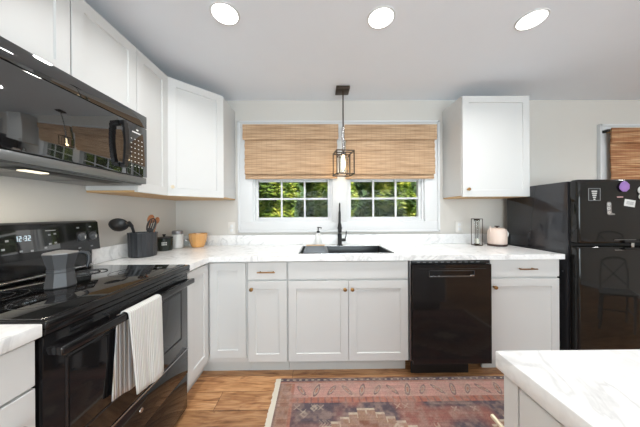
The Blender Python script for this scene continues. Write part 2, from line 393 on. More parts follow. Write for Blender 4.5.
# lazy-susan corner base
t = thing('corner_cabinet', 'white corner base cabinet between the range and the narrow drawer cabinet', 'cabinet', (.45, -.45, 0))
b = B(); b.prism([(.003, -.003), (.913, -.003), (.913, YB), (.61, YB), (.61, -.911), (.003, -.911)], 'Z', TOEZ, CT-.002); obj('carcass', b, M['cab'], t)
b = B(); b.prism([(.53, -.53), (.913, -.53), (.913, -.545), (.545, -.545), (.545, -.911), (.53, -.911)], 'Z', 0, TOEZ-.001); obj('toe_kick', b, M['toe'], t)
obj('door', put(panel_door(.268, .712), .636, YB, .150), M['cab'], t)
obj('door', put(panel_door(.268, .712), .61, -.906, .150, math.pi/2), M['cab'], t)
# drawer base
t = thing('drawer_cabinet', 'narrow white base cabinet with one drawer, left of the sink cabinet', 'cabinet', (1.066, -.31, 0))
base_carcass(.914, 1.219, t)
d = obj('drawer_front', put(panel_door(.292, .130, flat=True), .921, YB, .737), M['cab'], t)
obj('pull_handle', bar((.998, YB-.02, .796), (1.130, YB-.02, .796), (0, -1, 0)), M['brass'], d)
d = obj('door', put(panel_door(.292, .605), .921, YB, .118), M['cab'], t); obj('knob', knob(M, (.952, YB-.02, .668), (0, -1, 0)), M['brass'], d)
# sink base: an open-topped carcass so that the bowls can hang in it
t = thing('sink_cabinet', 'wide white two-door base cabinet under the sink', 'cabinet', (1.676, -.31, 0))
b = B(); x0, x1 = 1.2198, 2.1332
b.box((x0, YB, TOEZ), (x0+.018, -.003, CT-.002)); b.box((x1-.018, YB, TOEZ), (x1, -.003, CT-.002)); b.box((x0+.018, YB, TOEZ), (x1-.018, -.003, TOEZ+.018))
b.box((x0+.018, -.021, TOEZ+.018), (x1-.018, -.003, CT-.002)); b.box((x0+.018, YB, .70), (x1-.018, YB+.018, CT-.002)); obj('carcass', b, M['cab'], t, smooth=False)
obj('toe_kick', B().box((x0, -.545, 0), (x1, -.53, TOEZ-.001)), M['toe'], t)
obj('false_drawer_front', put(panel_door(.902, .130, flat=True), 1.225, YB, .737), M['cab'], t)
for xa, kx in ((1.225, 1.649), (1.6775, 1.704)):
    d = obj('door', put(panel_door(.4495, .605), xa, YB, .118), M['cab'], t); obj('knob', knob(M, (kx, YB-.02, .662), (0, -1, 0)), M['brass'], d)
# right base
t = thing('drawer_cabinet', 'white base cabinet with one drawer between dishwasher and fridge', 'cabinet', (3.01, -.31, 0))
base_carcass(2.7437, 3.285, t)
d = obj('drawer_front', put(panel_door(.528, .130, flat=True), 2.7505, YB, .742), M['cab'], t)
obj('pull_handle', bar((2.955, YB-.02, .806), (3.085, YB-.02, .806), (0, -1, 0)), M['brass'], d)
d = obj('door', put(panel_door(.528, .610), 2.7505, YB, .118), M['cab'], t); obj('knob', knob(M, (2.776, YB-.02, .668), (0, -1, 0)), M['brass'], d)
# near-left base (only its front corner is in view)
t = thing('drawer_cabinet', 'white base cabinet at the left edge, on the near side of the range', 'cabinet', (.31, -1.98, 0))
obj('carcass', B().box((.003, -2.28, TOEZ), (.617, -1.684, CT-.002), .001, 1), M['cab'], t)
obj('toe_kick', B().box((.53, -2.28, 0), (.545, -1.684, TOEZ-.001)), M['toe'], t)
obj('drawer_front', put(panel_door(.585, .130, flat=True), .617, -2.275, .741, math.pi/2), M['cab'], t)
d = obj('door', put(panel_door(.585, .615), .617, -2.275, .118, math.pi/2), M['cab'], t); obj('knob', knob(M, (.637, -1.738, .655), (1, 0, 0), .009), M['steel'], d)

# upper cabinets
ZB, ZT = 1.370, 2.271
def under(parent, poly, z=ZB):
    obj('bottom_panel', B().prism(poly, 'Z', z-.0, z+.012), M['under'], parent)
t = thing('wall_cabinet', 'white angled corner wall cabinet at the left of the window', 'cabinet', (.3, -.3, ZB))
poly = [(.003, -.003), (.61, -.003), (.61, -.305), (.305, -.61), (.003, -.61)]
obj('carcass', B().prism(poly, 'Z', ZB+.013, ZT), M['cab'], t); under(t, [(.006, -.006), (.607, -.006), (.607, -.303), (.303, -.607), (.006, -.607)])
L = math.hypot(.305, .305)
d = obj('door', put(panel_door(L-.008, ZT-ZB-.004), .305+.003, -.61+.003, ZB+.002, math.pi/4), M['cab'], t)
n = Vector((1, -1, 0)).normalized(); u = Vector((1, 1, 0)).normalized()
obj('knob', knob(M, Vector((.305, -.61, 1.437))+u*.032+n*.02, n, .013), M['pull'], d)
t = thing('wall_cabinet', 'narrow white wall cabinet between the microwave and the angled corner cabinet', 'cabinet', (.15, -.76, ZB))
obj('carcass', B().box((.003, -.9125, ZB+.013), (.305, -.612, ZT)), M['cab'], t); under(t, [(.006, -.910), (.303, -.910), (.303, -.615), (.006, -.615)])
obj('door', put(panel_door(.294, ZT-ZB-.004), .305, -.911, ZB+.002, math.pi/2), M['cab'], t)
t = thing('wall_cabinet', 'white two-door wall cabinet directly above the microwave', 'cabinet', (.15, -1.3, 1.84))
obj('carcass', B().box((.003, -1.6765, 1.838), (.305, -.9145, ZT)), M['cab'], t)
for ya in (-1.6745, -1.2925): obj('door', put(panel_door(.377, ZT-1.838-.004), .305, ya, 1.840, math.pi/2), M['cab'], t)
t = thing('wall_cabinet', 'white single-door wall cabinet between the window and the fridge', 'cabinet', (3.04, -.15, ZB))
XU = 2.738
obj('carcass', B().box((XU, -.305, ZB+.013), (XU+.607, -.003, ZT)), M['cab'], t); under(t, [(XU+.003, -.303), (XU+.604, -.303), (XU+.604, -.006), (XU+.003, -.006)])
d = obj('door', put(panel_door(.601, ZT-ZB-.004), XU+.003, -.305, ZB+.002), M['cab'], t)
obj('knob', knob(M, (XU+.045, -.325, 1.437), (0, -1, 0)), M['brass'], d)

# ------------------------------------------------------------------ worktops
def worktop_l():
    b = B(); z0, z1 = CT, .914
    sx0, sx1, sy0, sy1 = 1.299, 2.046, -.5545, -.1475
    b.box((.002, -.913, z0), (.648, -.0, z1)); b.box((.648, -.648, z0), (sx0, -.0, z1)); b.box((sx0, -.648, z0), (sx1, sy0, z1)); b.box((sx0, sy1, z0), (sx1, -.0, z1)); b.box((sx1, -.648, z0), (3.302, -.0, z1))
    return b
t = thing('worktop', 'L-shaped white marbled worktop running from the range to the fridge', 'worktop', (1.6, -.3, CT))
b = worktop_l(); b.xf(Matrix.Translation((0, -.0015, 0))); obj('slab', b, M['stone'], t, smooth=False)
b = B().box((.022, -.021, .9145), (3.302, -.002, 1.014), .002); b.box((.002, -.913, .9145), (.021, -.002, 1.014), .002); obj('backsplash', b, M['stone'], t)
t = thing('worktop', 'short white marbled worktop at the left edge, nearest the camera', 'worktop', (.3, -1.98, CT))
obj('slab', B().box((.002, -2.30, CT), (.648, -1.681, .914), .003), M['stone'], t)
obj('backsplash', B().box((.002, -2.30, .9145), (.021, -1.681, 1.014), .002), M['stone'], t)

# sink
t = thing('kitchen_sink', 'black undermount kitchen sink with two bowls below the window', 'sink', (1.67, -.35, .70))
b = B(); x0, x1, y0, y1, zt, zb_ = 1.30, 2.045, -.555, -.15, .916, .72
th = .012; xm = 1.52
b.box((x0, y0, zb_), (x1, y1, zb_+.01)); b.box((x0, y0, zb_), (x0+th, y1, zt), .002); b.box((x1-th, y0, zb_), (x1, y1, zt), .002)
b.box((x0, y0, zb_), (x1, y0+th, zt), .002); b.box((x0, y1-th, zb_), (x1, y1, zt), .002); b.box((xm, y0, zb_), (xm+.014, y1, zt-.004), .002)
obj('bowl', b, M['sink'], t)
b = B(); b.box((x0-.006, y0-.006, .9142), (x0+.006, y1+.006, .9185), .001); b.box((x1-.006, y0-.006, .9142), (x1+.006, y1+.006, .9185), .001)
b.box((x0, y0-.006, .9142), (x1, y0+.006, .9185), .001); b.box((x0, y1-.006, .9142), (x1, y1+.006, .9185), .001); obj('rim', b, M['steel'], t)
obj('drain', B().lathe((1.78, -.35, zb_+.0101), [(0, 0), (.045, 0), (.045, .004), (.03, .002), (0, .002)], 24), M['steel'], t)
t = thing('drain_tray', 'grey metal drain tray resting over the left sink bowl', 'tray', (1.42, -.35, .918))
b = B(); b.box((1.335, -.545, .9190), (1.515, -.165, .9215), .001)
for k in range(9): y = -.53+.042*k; b.box((1.345, y, .9215), (1.505, y+.010, .9245), .001)
b.box((1.335, -.545, .9190), (1.341, -.165, .930), .001); b.box((1.509, -.545, .9190), (1.515, -.165, .930), .001); obj('tray_base', b, M['tray'], t)
t = thing('cutting_board', 'narrow pale wooden board across the back of the left sink bowl', 'board', (1.42, -.12, .918))
obj('board', B().box((1.335, -.200, .9250), (1.515, -.160, .9340), .004), M['woodlt'], t)

# faucet
t = thing('kitchen_faucet', 'matte black pull-down spring faucet behind the sink', 'faucet', (1.665, -.085, .914))
fx, fy = 1.665, -.085
dx_, dy_ = -.09, -.996      # the arch leans out over the bowl
b = B().lathe((fx, fy, .9146), [(0, 0), (.030, 0), (.030, .006), (.0205, .010), (.0205, .112), (.014, .118), (0, .118)], 28); obj('body', b, M['blackmatte'], t)
pts = [(fx, fy, 1.02), (fx, fy, 1.12), (fx, fy, 1.25)]
for k in range(0, 13):
    a = math.pi*k/12; q = .075-.075*math.cos(a); pts.append((fx+dx_*q, fy+dy_*q, 1.26+.075*math.sin(a)*.85))
ex, ey = fx+dx_*.15, fy+dy_*.15
pts += [(ex, ey, 1.22), (ex, ey, 1.150)]
obj('gooseneck', B().tube(pts, .0075, 12), M['blackmatte'], t)
hel = []
for k in range(24*10):
    a = k/10; hel.append((fx+.0115*math.cos(a*2*math.pi), fy+.0115*math.sin(a*2*math.pi), 1.11+.14*a/24))
obj('spring', B().tube(hel, .0022, 6), M['blackmatte'], t)
b = B().lathe((ex, ey, 1.052), [(0, 0), (.015, 0), (.0175, .006), (.0175, .070), (.012, .090), (.010, .105), (0, .105)], 24); obj('spray_head', b, M['blackmatte'], t)
b = B().cyl((fx, fy, 1.095), (ex, ey+.02, 1.095), .0055, 10); b.lathe((ex, ey, 1.088), [(.0225, 0), (.0225, .014), (.018, .014), (.018, 0), (.0225, 0)], 24); obj('docking_arm', b, M['blackmatte'], t)
b = B().cyl((fx+.018, fy, .968), (fx+.058, fy, .968), .0150, 20); b.tube([(fx+.052, fy, .972), (fx+.062, fy-.002, 1.01), (fx+.064, fy-.006, 1.055)], .0055, 10); obj('lever_handle', b, M['blackmatte'], t)
# soap bottle
t = thing('soap_dispenser', 'small white soap bottle with a black pump left of the faucet', 'soap dispenser', (1.452, -.075, .914))
obj('bottle', B().lathe((1.452, -.075, .9150), [(0, 0), (.030, 0), (.032, .004), (.032, .098), (.026, .112), (.013, .118), (.013, .124), (0, .124)], 24), M['white'], t)
b = B().lathe((1.452, -.075, 1.0390), [(0, 0), (.015, 0), (.015, .016), (.006, .020), (.005, .045), (.010, .047), (.010, .056), (0, .057)], 18); b.tube([(1.452, -.075, 1.091), (1.470, -.083, 1.091), (1.488, -.090, 1.086)], .004, 8); obj('pump', b, M['blackmatte'], t)

# ------------------------------------------------------------------ dishwasher
t = thing('dishwasher', 'black built-in dishwasher under the worktop right of the sink', 'dishwasher', (2.44, -.33, 0))
obj('tub', B().box((2.1365, -.600, .10), (2.7415, -.01, .872)), M['blackmatte'], t)
obj('side_trim', B().box((2.1365, -.640, .12), (2.1445, -.6005, .872)), M['steel'], t)
obj('control_strip', B().box((2.15, -.640, .849), (2.738, -.6005, .870), .002), M['darkplastic'], t)
b = B()
for k in range(11): b.box((2.19+.045*k, -.6415, .857), (2.213+.045*k, -.6402, .862))
obj('control_print', b, M['markg'], t)
# door with a recessed pocket handle
b = B(); x0, x1, z0, z1 = 2.150, 2.736, .108, .846; px0, px1, pz0, pz1 = 2.275, 2.605, .762, .798; yf, yb = -.662, -.6415
b.box((x0, yb-.012, z0), (x1, yb, z1))
for q in (((x0, z0), (x1, pz0)), ((x0, pz1), (x1, z1)), ((x0, pz0), (px0, pz1)), ((px1, pz0), (x1, pz1))): b.box((q[0][0], yf, q[0][1]), (q[1][0], yb-.012, q[1][1]))
d = obj('door', b, M['black'], t, smooth=False)
b = B(); e = .004
e = .0025; b.box((px0, yf-.002, pz0-e), (px1, yf-.0002, pz0), .0005); b.box((px1-.03, yf-.0022, pz0-.001), (px1+e, yf-.0002, pz0+.006), .0005); obj('pocket_edge_glint', b, M['steel'], d)  # bright strip and corner stand in for the highlight on the pocket's edge
b = B()
for a_, c_ in (((px0-.006, pz0-.006), (px0-.0003, pz1+.006)), ((px1+.0003, pz0+.008), (px1+.006, pz1+.006)), ((px0-.006, pz1+.0003), (px1+.006, pz1+.006)), ((px0-.006, pz0-.009), (px1+.006, pz0-.0028))): b.box((a_[0], yf-.0015, a_[1]), (c_[0], yf-.0002, c_[1]))
obj('pocket_bezel', b, M['ring'], d, smooth=False)
obj('panel_line', B().box((x0+.04, yf-.0012, .813), (x1-.04, yf-.0002, .816)), M['darkplastic'], d)
obj('kick_plate', B().box((2.16, -.60, .0), (2.60, -.585, .088)), M['blackmatte'], t)

# ------------------------------------------------------------------ range
RY0, RY1 = -1.6765, -.9165
t = thing('kitchen_range', 'black glass-top electric range on the left with a towel on its door', 'stove', (.33, -1.296, 0))
obj('body', B().box((.03, RY0, .03), (.605, RY1, .893)), M['black'], t, smooth=False)
b = B().box((.045, RY0, .8935), (.652, RY1, .917), .006, 3); b.box((.606, RY0, .876), (.650, RY1, .8934), .003); obj('cooktop_frame', b, M['black'], t)
b = B().box((.060, RY0+.012, .9172), (.628, RY1-.012, .9205), .001); ct = obj('cooktop', b, M['blackglass'], t)
for (x, y, r) in ((.20, -1.10, .080), (.21, -1.48, .095), (.45, -1.10, .105), (.455, -1.50, .095)):
    b = B()
    for rr in (r, r*.62): b.lathe((x, y, .9206), [(rr-.0018, 0), (rr+.0018, 0), (rr+.0018, .0003), (rr-.0018, .0003), (rr-.0018, 0)], 48)
    obj('burner_ring', b, M['ring'], ct)
# backguard
obj('backguard_neck', B().box((.018, RY0, .93), (.044, RY1, 1.022)), M['black'], t)
obj('rear_trim', B().box((.0445, RY0+.004, .9205), (.058, RY1-.004, .928), .002), M['chrome'], t)
pf = [(.02, 1.02), (.096, 1.022), (.080, 1.186), (.066, 1.195), (.02, 1.195)]
g = obj('control_panel', B().prism(pf, 'Y', RY0, RY1), M['black'], t)
sl_ = Vector((.096-.058, 0, 1.022-1.196)).normalized(); nn = Vector((.164, 0, .016)).normalized()
def onp(y, f, out=0):    # point on slanted face; f = 0 at top, 1 at bottom
    p = Vector((.080, y, 1.186)).lerp(Vector((.096, y, 1.022)), f)+nn*out; return p
def slab(y0, y1, f0, f1, o0=.0002, o1=.0012):
    b = B(); vs = [onp(y, f, o) for o in (o0, o1) for (y, f) in ((y0, f0), (y1, f0), (y1, f1), (y0, f1))]
    v = [b.bm.verts.new(p) for p in vs]
    for q in ((0, 1, 2, 3), (4, 5, 6, 7), (0, 1, 5, 4), (1, 2, 6, 5), (2, 3, 7, 6), (3, 0, 4, 7)): b.bm.faces.new([v[i] for i in q])
    return b
dp = obj('display_panel', slab(-1.47, -1.135, .16, .80), M['mirrorglass'], g, smooth=False)
# seven-segment clock reading 12:32
SEG = {'1': 'bc', '2': 'abged', '3': 'abgcd'}
b = B()
def quadslab(y0, y1, f0, f1):
    q = slab(y0, y1, f0, f1, .0014, .0018); tmp = bpy.data.meshes.new('t'); q.bm.to_mesh(tmp); b.bm.from_mesh(tmp); q.bm.free(); bpy.data.meshes.remove(tmp)
yy = -1.312; hh = .072; wd = .0090; f0 = .32
for ch in '12:32':
    if ch == ':':
        for ff in (.34, .66): quadslab(yy+.001, yy+.0035, f0+hh*2*ff-.008, f0+hh*2*ff+.008)
        yy += .0065; continue
    for sg in SEG[ch]:
        th_, tf = .0022, .015
        q = {'a': (0, wd, 0, tf), 'g': (0, wd, hh-tf/2, hh+tf/2), 'd': (0, wd, 2*hh-tf, 2*hh), 'b': (wd-th_, wd, 0, hh), 'c': (wd-th_, wd, hh, 2*hh), 'f': (0, th_, 0, hh), 'e': (0, th_, hh, 2*hh)}[sg]
        quadslab(yy+q[0], yy+q[1], f0+q[2], f0+q[3])
    yy += wd+.0045
obj('clock_digits', b, M['digits'], g, smooth=False)
b = B()
for (y, f) in ((-1.345, .40), (-1.36, .62), (-1.30, .72), (-1.26, .74), (-1.205, .70), (-1.185, .32), (-1.16, .30), (-1.185, .60), (-1.16, .58)): quadslab(y, y+.011, f, f+.05)
quadslab(-1.195, -1.150, .20, .225)
for (y, f) in ((-1.04, .16), (-.97, .14), (-1.04, .86), (-.97, .84)): quadslab(y-.006, y+.008, f, f+.04)
obj('panel_print', b, M['markg'], g, smooth=False)
for y in (-1.022, -.958, -1.552, -1.622):
    c = onp(y, .50, .0025); q = nn.to_track_quat('Z', 'Y').to_matrix().to_4x4()
    k = B().lathe((0, 0, 0), [(0, 0), (.023, 0), (.022, .006), (.017, .008), (.0150, .014), (.012, .016), (0, .016)], 22); k.box((-.004, -.016, .008), (.004, .016, .019), .002); k.xf(Matrix.Translation(c) @ q)
    kb = obj('knob', k, M['knobgrey'], g); obj('bezel', slab(y-.025, y+.025, .33, .67, .0002, .0022), M['darkplastic'], g, smooth=False)
    p = B().box((-.0018, -.013, .0192), (.0018, .004, .0202)); p.xf(Matrix.Translation(c) @ q); obj('pointer', p, M['mark'], kb, smooth=False)
# oven door
DX = .636
d = obj('oven_door', B().box((.6065, RY0+.004, .402), (DX, RY1-.004, .868), .003), M['black'], t)
obj('door_window', B().box((DX+.0003, -1.600, .500), (DX+.002, -.995, .765), .0008), M['black'], d)
b = B(); y0, y1, z0, z1 = -1.612, -.983, .488, .777
for a, c in (((y0, z0), (y1, z0+.006)), ((y0, z1-.006), (y1, z1)), ((y0, z0), (y0+.006, z1)), ((y1-.006, z0), (y1, z1))): b.box((DX+.0002, a[0], a[1]), (DX+.0016, c[0], c[1]))
obj('window_border', b, M['darkplastic'], d, smooth=False)
b = B().box((.664, -1.668, .808), (.690, -.932, .838), .008, 3)
for y in (-1.655, -.945): b.box((DX-.002, y-.012, .812), (.668, y+.012, .834), .003)
obj('handle', b, M['black'], d)
b = B()
for k in range(6): y = -1.60+k*.118; b.box((DX+.0003, y, .850), (DX+.0014, y+.085, .856))
obj('vent_slots', b, M['darkplastic'], d, smooth=False)
obj('door_edge_trim', B().box((DX-.004, RY0+.006, .3935), (DX+.003, RY1-.006, .401), .001), M['steel'], d)
dr = obj('storage_drawer', B().box((.6065, RY0+.004, .245), (DX, RY1-.004, .391), .003), M['black'], t)
bd = B().lathe((0, 0, 0), [(0, 0), (.011, 0), (.010, .002), (0, .0024)], 24); bd.xf(Matrix.Translation((DX+.0004, -1.297, .333)) @ Matrix.Rotation(math.pi/2, 4, 'Y')); obj('round_badge', bd, M['steel'], dr)
obj('lower_panel', B().box((.6065, RY0+.004, .03), (DX-.004, RY1-.004, .241), .003), M['black'], t)
for x in (.08, .56):
    for y in (RY0+.05, RY1-.05): obj('foot', B().cyl((x, y, 0), (x, y, .03), .018, 14), M['blackmatte'], t)

# moka pot
mx_, my_ = .336, -1.352
t = thing('moka_pot', 'dark grey eight-sided stovetop coffee pot standing on the range', 'coffee pot', (mx_, my_, .9205))
obj('boiler', B().lathe((mx_, my_, .9212), [(0, 0), (.054, 0), (.058, .006), (.049, .072), (.051, .076), (.051, .088), (0, .088)], 8, rot=.39), M['moka'], t, ang=20)
obj('top_chamber', B().lathe((mx_, my_, 1.0094), [(0, 0), (.047, 0), (.048, .008), (.065, .074), (.062, .074), (.046, .012), (0, .012)], 8, rot=.39), M['moka'], t, ang=20)
b = B(); b.lathe((mx_, my_, 1.0836), [(0, 0), (.065, 0), (.064, .004), (.020, .014), (0, .015)], 8, rot=.39); l_ = obj('lid', b, M['mokalid'], t, ang=20)
obj('spout', B().prism([(mx_-.055, my_-.018), (mx_-.055, my_+.018), (mx_-.083, my_)], 'Z', 1.060, 1.084), M['moka'], t)
hd = Vector((.75, .66, 0)).normalized(); c0 = Vector((mx_, my_, 0))
pts = [c0+hd*r_+Vector((0, 0, z)) for r_, z in ((.055, 1.078), (.075, 1.083), (.092, 1.076), (.099, 1.058), (.097, 1.030), (.090, 1.002))]
obj('handle', B().tube(pts, [.007, .008, .009, .009, .008, .006], 10), M['crock'], t)

for ch in t.children: ch.scale = (.88, .88, .88)
# towel over the oven handle
t = thing('dish_towel', 'cream ribbed dish towel with striped back fold hanging over the oven door handle', 'towel', (.68, -1.35, .49))
def sheet(path, y0f, y1f, nu, amp, name, mat_, ph=0):
    b = B(); vs = []
    for i, (x, z, s) in enumerate(path):
        row = []
        for k in range(nu+1):
            u_ = k/nu; y = y0f(s)+(y1f(s)-y0f(s))*u_
            x_ = x+amp*s*math.sin(u_*11+ph)+amp*.5*s*math.sin(u_*23+1+ph)
            row.append(b.bm.verts.new((x_, y, z+.004*s*math.sin(u_*5)+.022*s*max(0, 1-u_*2.2))))
        vs.append(row)
    for i in range(len(vs)-1):
        for k in range(nu): b.bm.faces.new((vs[i][k], vs[i][k+1], vs[i+1][k+1], vs[i+1][k]))
    o = obj(name, b, mat_, t); md = o.modifiers.new('thickness', 'SOLIDIFY'); md.thickness = .004; md.offset = 0; return o
front = [(.661, .820, 0), (.662, .836, 0), (.668, .843, 0), (.677, .845, 0), (.688, .843, 0), (.695, .836, 0)]+[(.696+.014*k/16, .836-(.836-.478)*k/16, k/16) for k in range(1, 17)]
sheet(front, lambda s: -1.436+.018*s, lambda s: -1.246, 30, .004, 'front_fold', M['towel'])
back = [(.6535+.002*k/14, .832-(.832-.492)*k/14, k/14) for k in range(0, 15)]
sheet(back, lambda s: -1.440-.030*s, lambda s: -1.285-.01*s, 26, .0018, 'striped_fold', M['towel2'], 1.5)

# ------------------------------------------------------------------ microwave
t = thing('microwave_oven', 'black over-the-range microwave mounted under the two-door wall cabinet', 'microwave', (.2, -1.296, 1.41))
MZ0, MZ1 = 1.418, 1.834
obj('body', B().box((.004, RY0, MZ0+.004), (.360, RY1, MZ1)), M['black'], t, smooth=False)
obj('vent_band', B().box((.3605, RY0, 1.760), (.388, RY1, MZ1), .003), M['mirrorglass'], t)
obj('door', B().box((.3605, RY0, 1.458), (.388, -1.072, 1.757), .003), M['mirrorglass'], t)
kp = obj('keypad_panel', B().box((.3605, -1.070, 1.458), (.388, RY1, 1.757), .003), M['mirrorglass'], t)
obj('bottom_trim', B().box((.3605, RY0, MZ0), (.384, RY1, 1.455), .003), M['bodygrey'], t)
b = B()
for r_ in range(7):
    for c_ in range(4):
        y = -1.040+c_*.026; z = 1.665-r_*.026; b.box((.3882, y, z), (.3888, y+.008, z+.0045))
b.box((.3882, -1.03, 1.705), (.3888, -.97, 1.712)); b.box((.3882, -1.0, 1.722), (.3888, -.985, 1.73)); obj('keypad_print', b, M['mark'], kp, smooth=False)
b = B()
for k in range(8):
    z0, z1 = 1.500+.0285*k, 1.500+.0285*(k+1); xo = .402+.008*math.sin((k+.5)/8*math.pi); b.box((xo, -1.116, z0-.0005), (xo+.012, -1.090, z1+.0005))
b.box((.3885, -1.116, 1.486), (.414, -1.090, 1.510), .004); b.box((.3885, -1.116, 1.716), (.414, -1.090, 1.742), .004); obj('handle', b, M['darkplastic'], t)
ub = obj('underside', B().box((.006, RY0+.004, MZ0-.008), (.358, RY1-.004, MZ0+.0035), .003), M['bodygrey'], t)
for y0 in (-1.63, -1.17): obj('grease_filter', B().box((.06, y0, MZ0-.012), (.25, y0+.21, MZ0-.0085), .001), M['filt'], ub)
obj('lamp_recess', B().box((.255, -1.50, MZ0-.0105), (.350, -1.05, MZ0-.0083), .001), M['blackmatte'], ub)
obj('lamp_lens', B().box((.280, -1.455, MZ0-.0150), (.316, -1.375, MZ0-.0107), .002), M['hoodl'], ub)

# ------------------------------------------------------------------ fridge
FX0, FX1 = 3.340, 4.030
t = thing('refrigerator', 'black top-freezer refrigerator at the right with magnets on its door', 'fridge', (3.68, -.36, 0))
obj('body', B().box((FX0, -.635, .03), (FX1, -.075, 1.462), .004), M['fridgeside'], t)
def fdoor(z0, z1, name): return obj(name, B().box((FX0+.002, -.705, z0), (FX1-.002, -.6425, z1), .016, 4), M['fridge'], t)
fz = fdoor(.998, 1.468, 'freezer_door'); fr_ = fdoor(.06, .978, 'fresh_food_door')
obj('door_gasket', B().box((FX0+.01, -.642, .07), (FX1-.01, -.6355, 1.455)), M['blackmatte'], t)
for pz, par in ((1.004, fz), (.952, fr_)):
    obj('handle', B().box((3.66, -.722, pz), (3.98, -.7052, pz+.020), .004), M['black'], par)
for z, par in ((1.024, fz), (.950, fr_)): obj('handle_trim', B().box((3.60, -.7100, z), (3.76, -.7055, z+.004), .001), M['steel'], par)
obj('centre_hinge', B().box((3.715, -.716, .972), (3.738, -.706, 1.004), .002), M['chrome'], t)
obj('hinge_cap', B().box((FX1-.10, -.69, 1.4685), (FX1-.03, -.60, 1.482), .004), M['blackmatte'], t)
obj('side_screw', B().cyl((FX0-.002, -.60, .775), (FX0+.001, -.60, .775), .006, 12), M['steel'], t)
for x in (FX0+.06, FX1-.06):
    for y in (-.58, -.14): obj('foot', B().cyl((x, y, 0), (x, y, .03), .02, 14), M['blackmatte'], t)
FYF = -.7055
def disc(c, r, th, n=28, sx=1, sz=1):
    b = B().lathe((0, 0, 0), [(0, 0), (r, 0), (r*.96, th), (0, th)], n); b.xf(Matrix.Translation(c) @ Matrix.Diagonal((sx, 1, sz, 1)) @ Matrix.Rotation(math.pi/2, 4, 'X')); return b
t = thing('fridge_magnet', 'thin framed magnet with rows of white lines at the left of the freezer door', 'magnet', (3.457, FYF, 1.355))
b = B(); x0, x1, z0, z1 = 3.413, 3.501, 1.312, 1.402
for a, c in (((x0, z0), (x1, z0+.003)), ((x0, z1-.003), (x1, z1)), ((x0, z0), (x0+.003, z1)), ((x1-.003, z0), (x1, z1))): b.box((a[0], FYF-.0025, a[1]), (c[0], FYF-.0002, c[1]))
obj('frame', b, M['markg'], t, smooth=False); obj('backing', B().box((x0+.003, FYF-.0012, z0+.003), (x1-.003, FYF-.0002, z1-.003)), M['blackmatte'], t, smooth=False)
b = B()
for k, wd_ in enumerate((.040, .036, .030, .022, .012)): zz = z1-.018-k*.0145; b.box((3.457-wd_/2, FYF-.0022, zz-.008), (3.457+wd_/2, FYF-.0014, zz))
obj('print', b, M['mark'], t, smooth=False)
t = thing('fridge_magnet', 'round purple crystal magnet at the top of the freezer door', 'magnet', (3.670, FYF, 1.412))
b = B().ell((3.670, FYF-.008, 1.412), (.038, .0075, .038), None, 14, 8)
for v in b.bm.verts: v.co += Vector((random.uniform(-1, 1), random.uniform(-.4, .4), random.uniform(-1, 1)))*.0022
obj('stone', b, M['purple'], t, smooth=False)
t = thing('fridge_magnet', 'tiny pink strip magnet below the purple one on the freezer door', 'magnet', (3.648, FYF, 1.337))
obj('strip', B().box((3.624, FYF-.0022, 1.333), (3.668, FYF-.0002, 1.341), .0005), M['pinkp'], t)
t = thing('fridge_magnet', 'tilted white rectangular magnet with grey print on the freezer door', 'magnet', (3.717, FYF, 1.292))
rt = Matrix.Translation((3.717, FYF, 1.292)) @ Matrix.Rotation(.16, 4, 'Y')
obj('card', B().box((-.040, -.0022, -.025), (.040, -.0002, .025), .0006).xf(rt), M['mark'], t)
b = B()
for k in range(3): b.box((-.026, -.0029, -.010+.008*k), (.026, -.0023, -.006+.008*k))
obj('print', b.xf(rt), M['markg'], t, smooth=False)
t = thing('fridge_magnet', 'silver boot-shaped magnet low on the left half of the freezer door', 'magnet', (3.570, FYF, 1.25))
b = B().prism([(3.545, 1.292), (3.552, 1.302), (3.572, 1.302), (3.580, 1.292), (3.580, 1.240), (3.584, 1.222), (3.606, 1.216), (3.606, 1.208), (3.562, 1.206), (3.548, 1.214)], 'Y', FYF-.003, FYF-.0002); obj('boot', b, M['steel'], t, smooth=False)
b = B()
for (x, z, r_) in ((3.562, 1.285, .010), (3.560, 1.255, .011), (3.563, 1.226, .009)): b.lathe((x, z, 0), [(r_*.6, 0), (r_, 0), (r_, .001), (r_*.6, .001), (r_*.6, 0)], 16)
b.xf(Matrix.Translation((0, FYF-.0031, 0)) @ Matrix.Rotation(math.pi/2, 4, 'X')); obj('print', b, M['mark'], t, smooth=False)
t = thing('fridge_magnet', 'white figure-eight ring magnet at the right edge of the picture on the freezer door', 'magnet', (3.80, FYF, 1.37))
b = B(); b.tube([(3.803+.026*math.cos(a), FYF-.006, 1.385+.026*math.sin(a)) for a in [k*math.pi/12 for k in range(24)]], .0055, 8, True)
b.tube([(3.803+.020*math.cos(a), FYF-.006, 1.338+.020*math.sin(a)) for a in [k*math.pi/12 for k in range(24)]], .0055, 8, True); obj('ring', b, M['mark'], t)

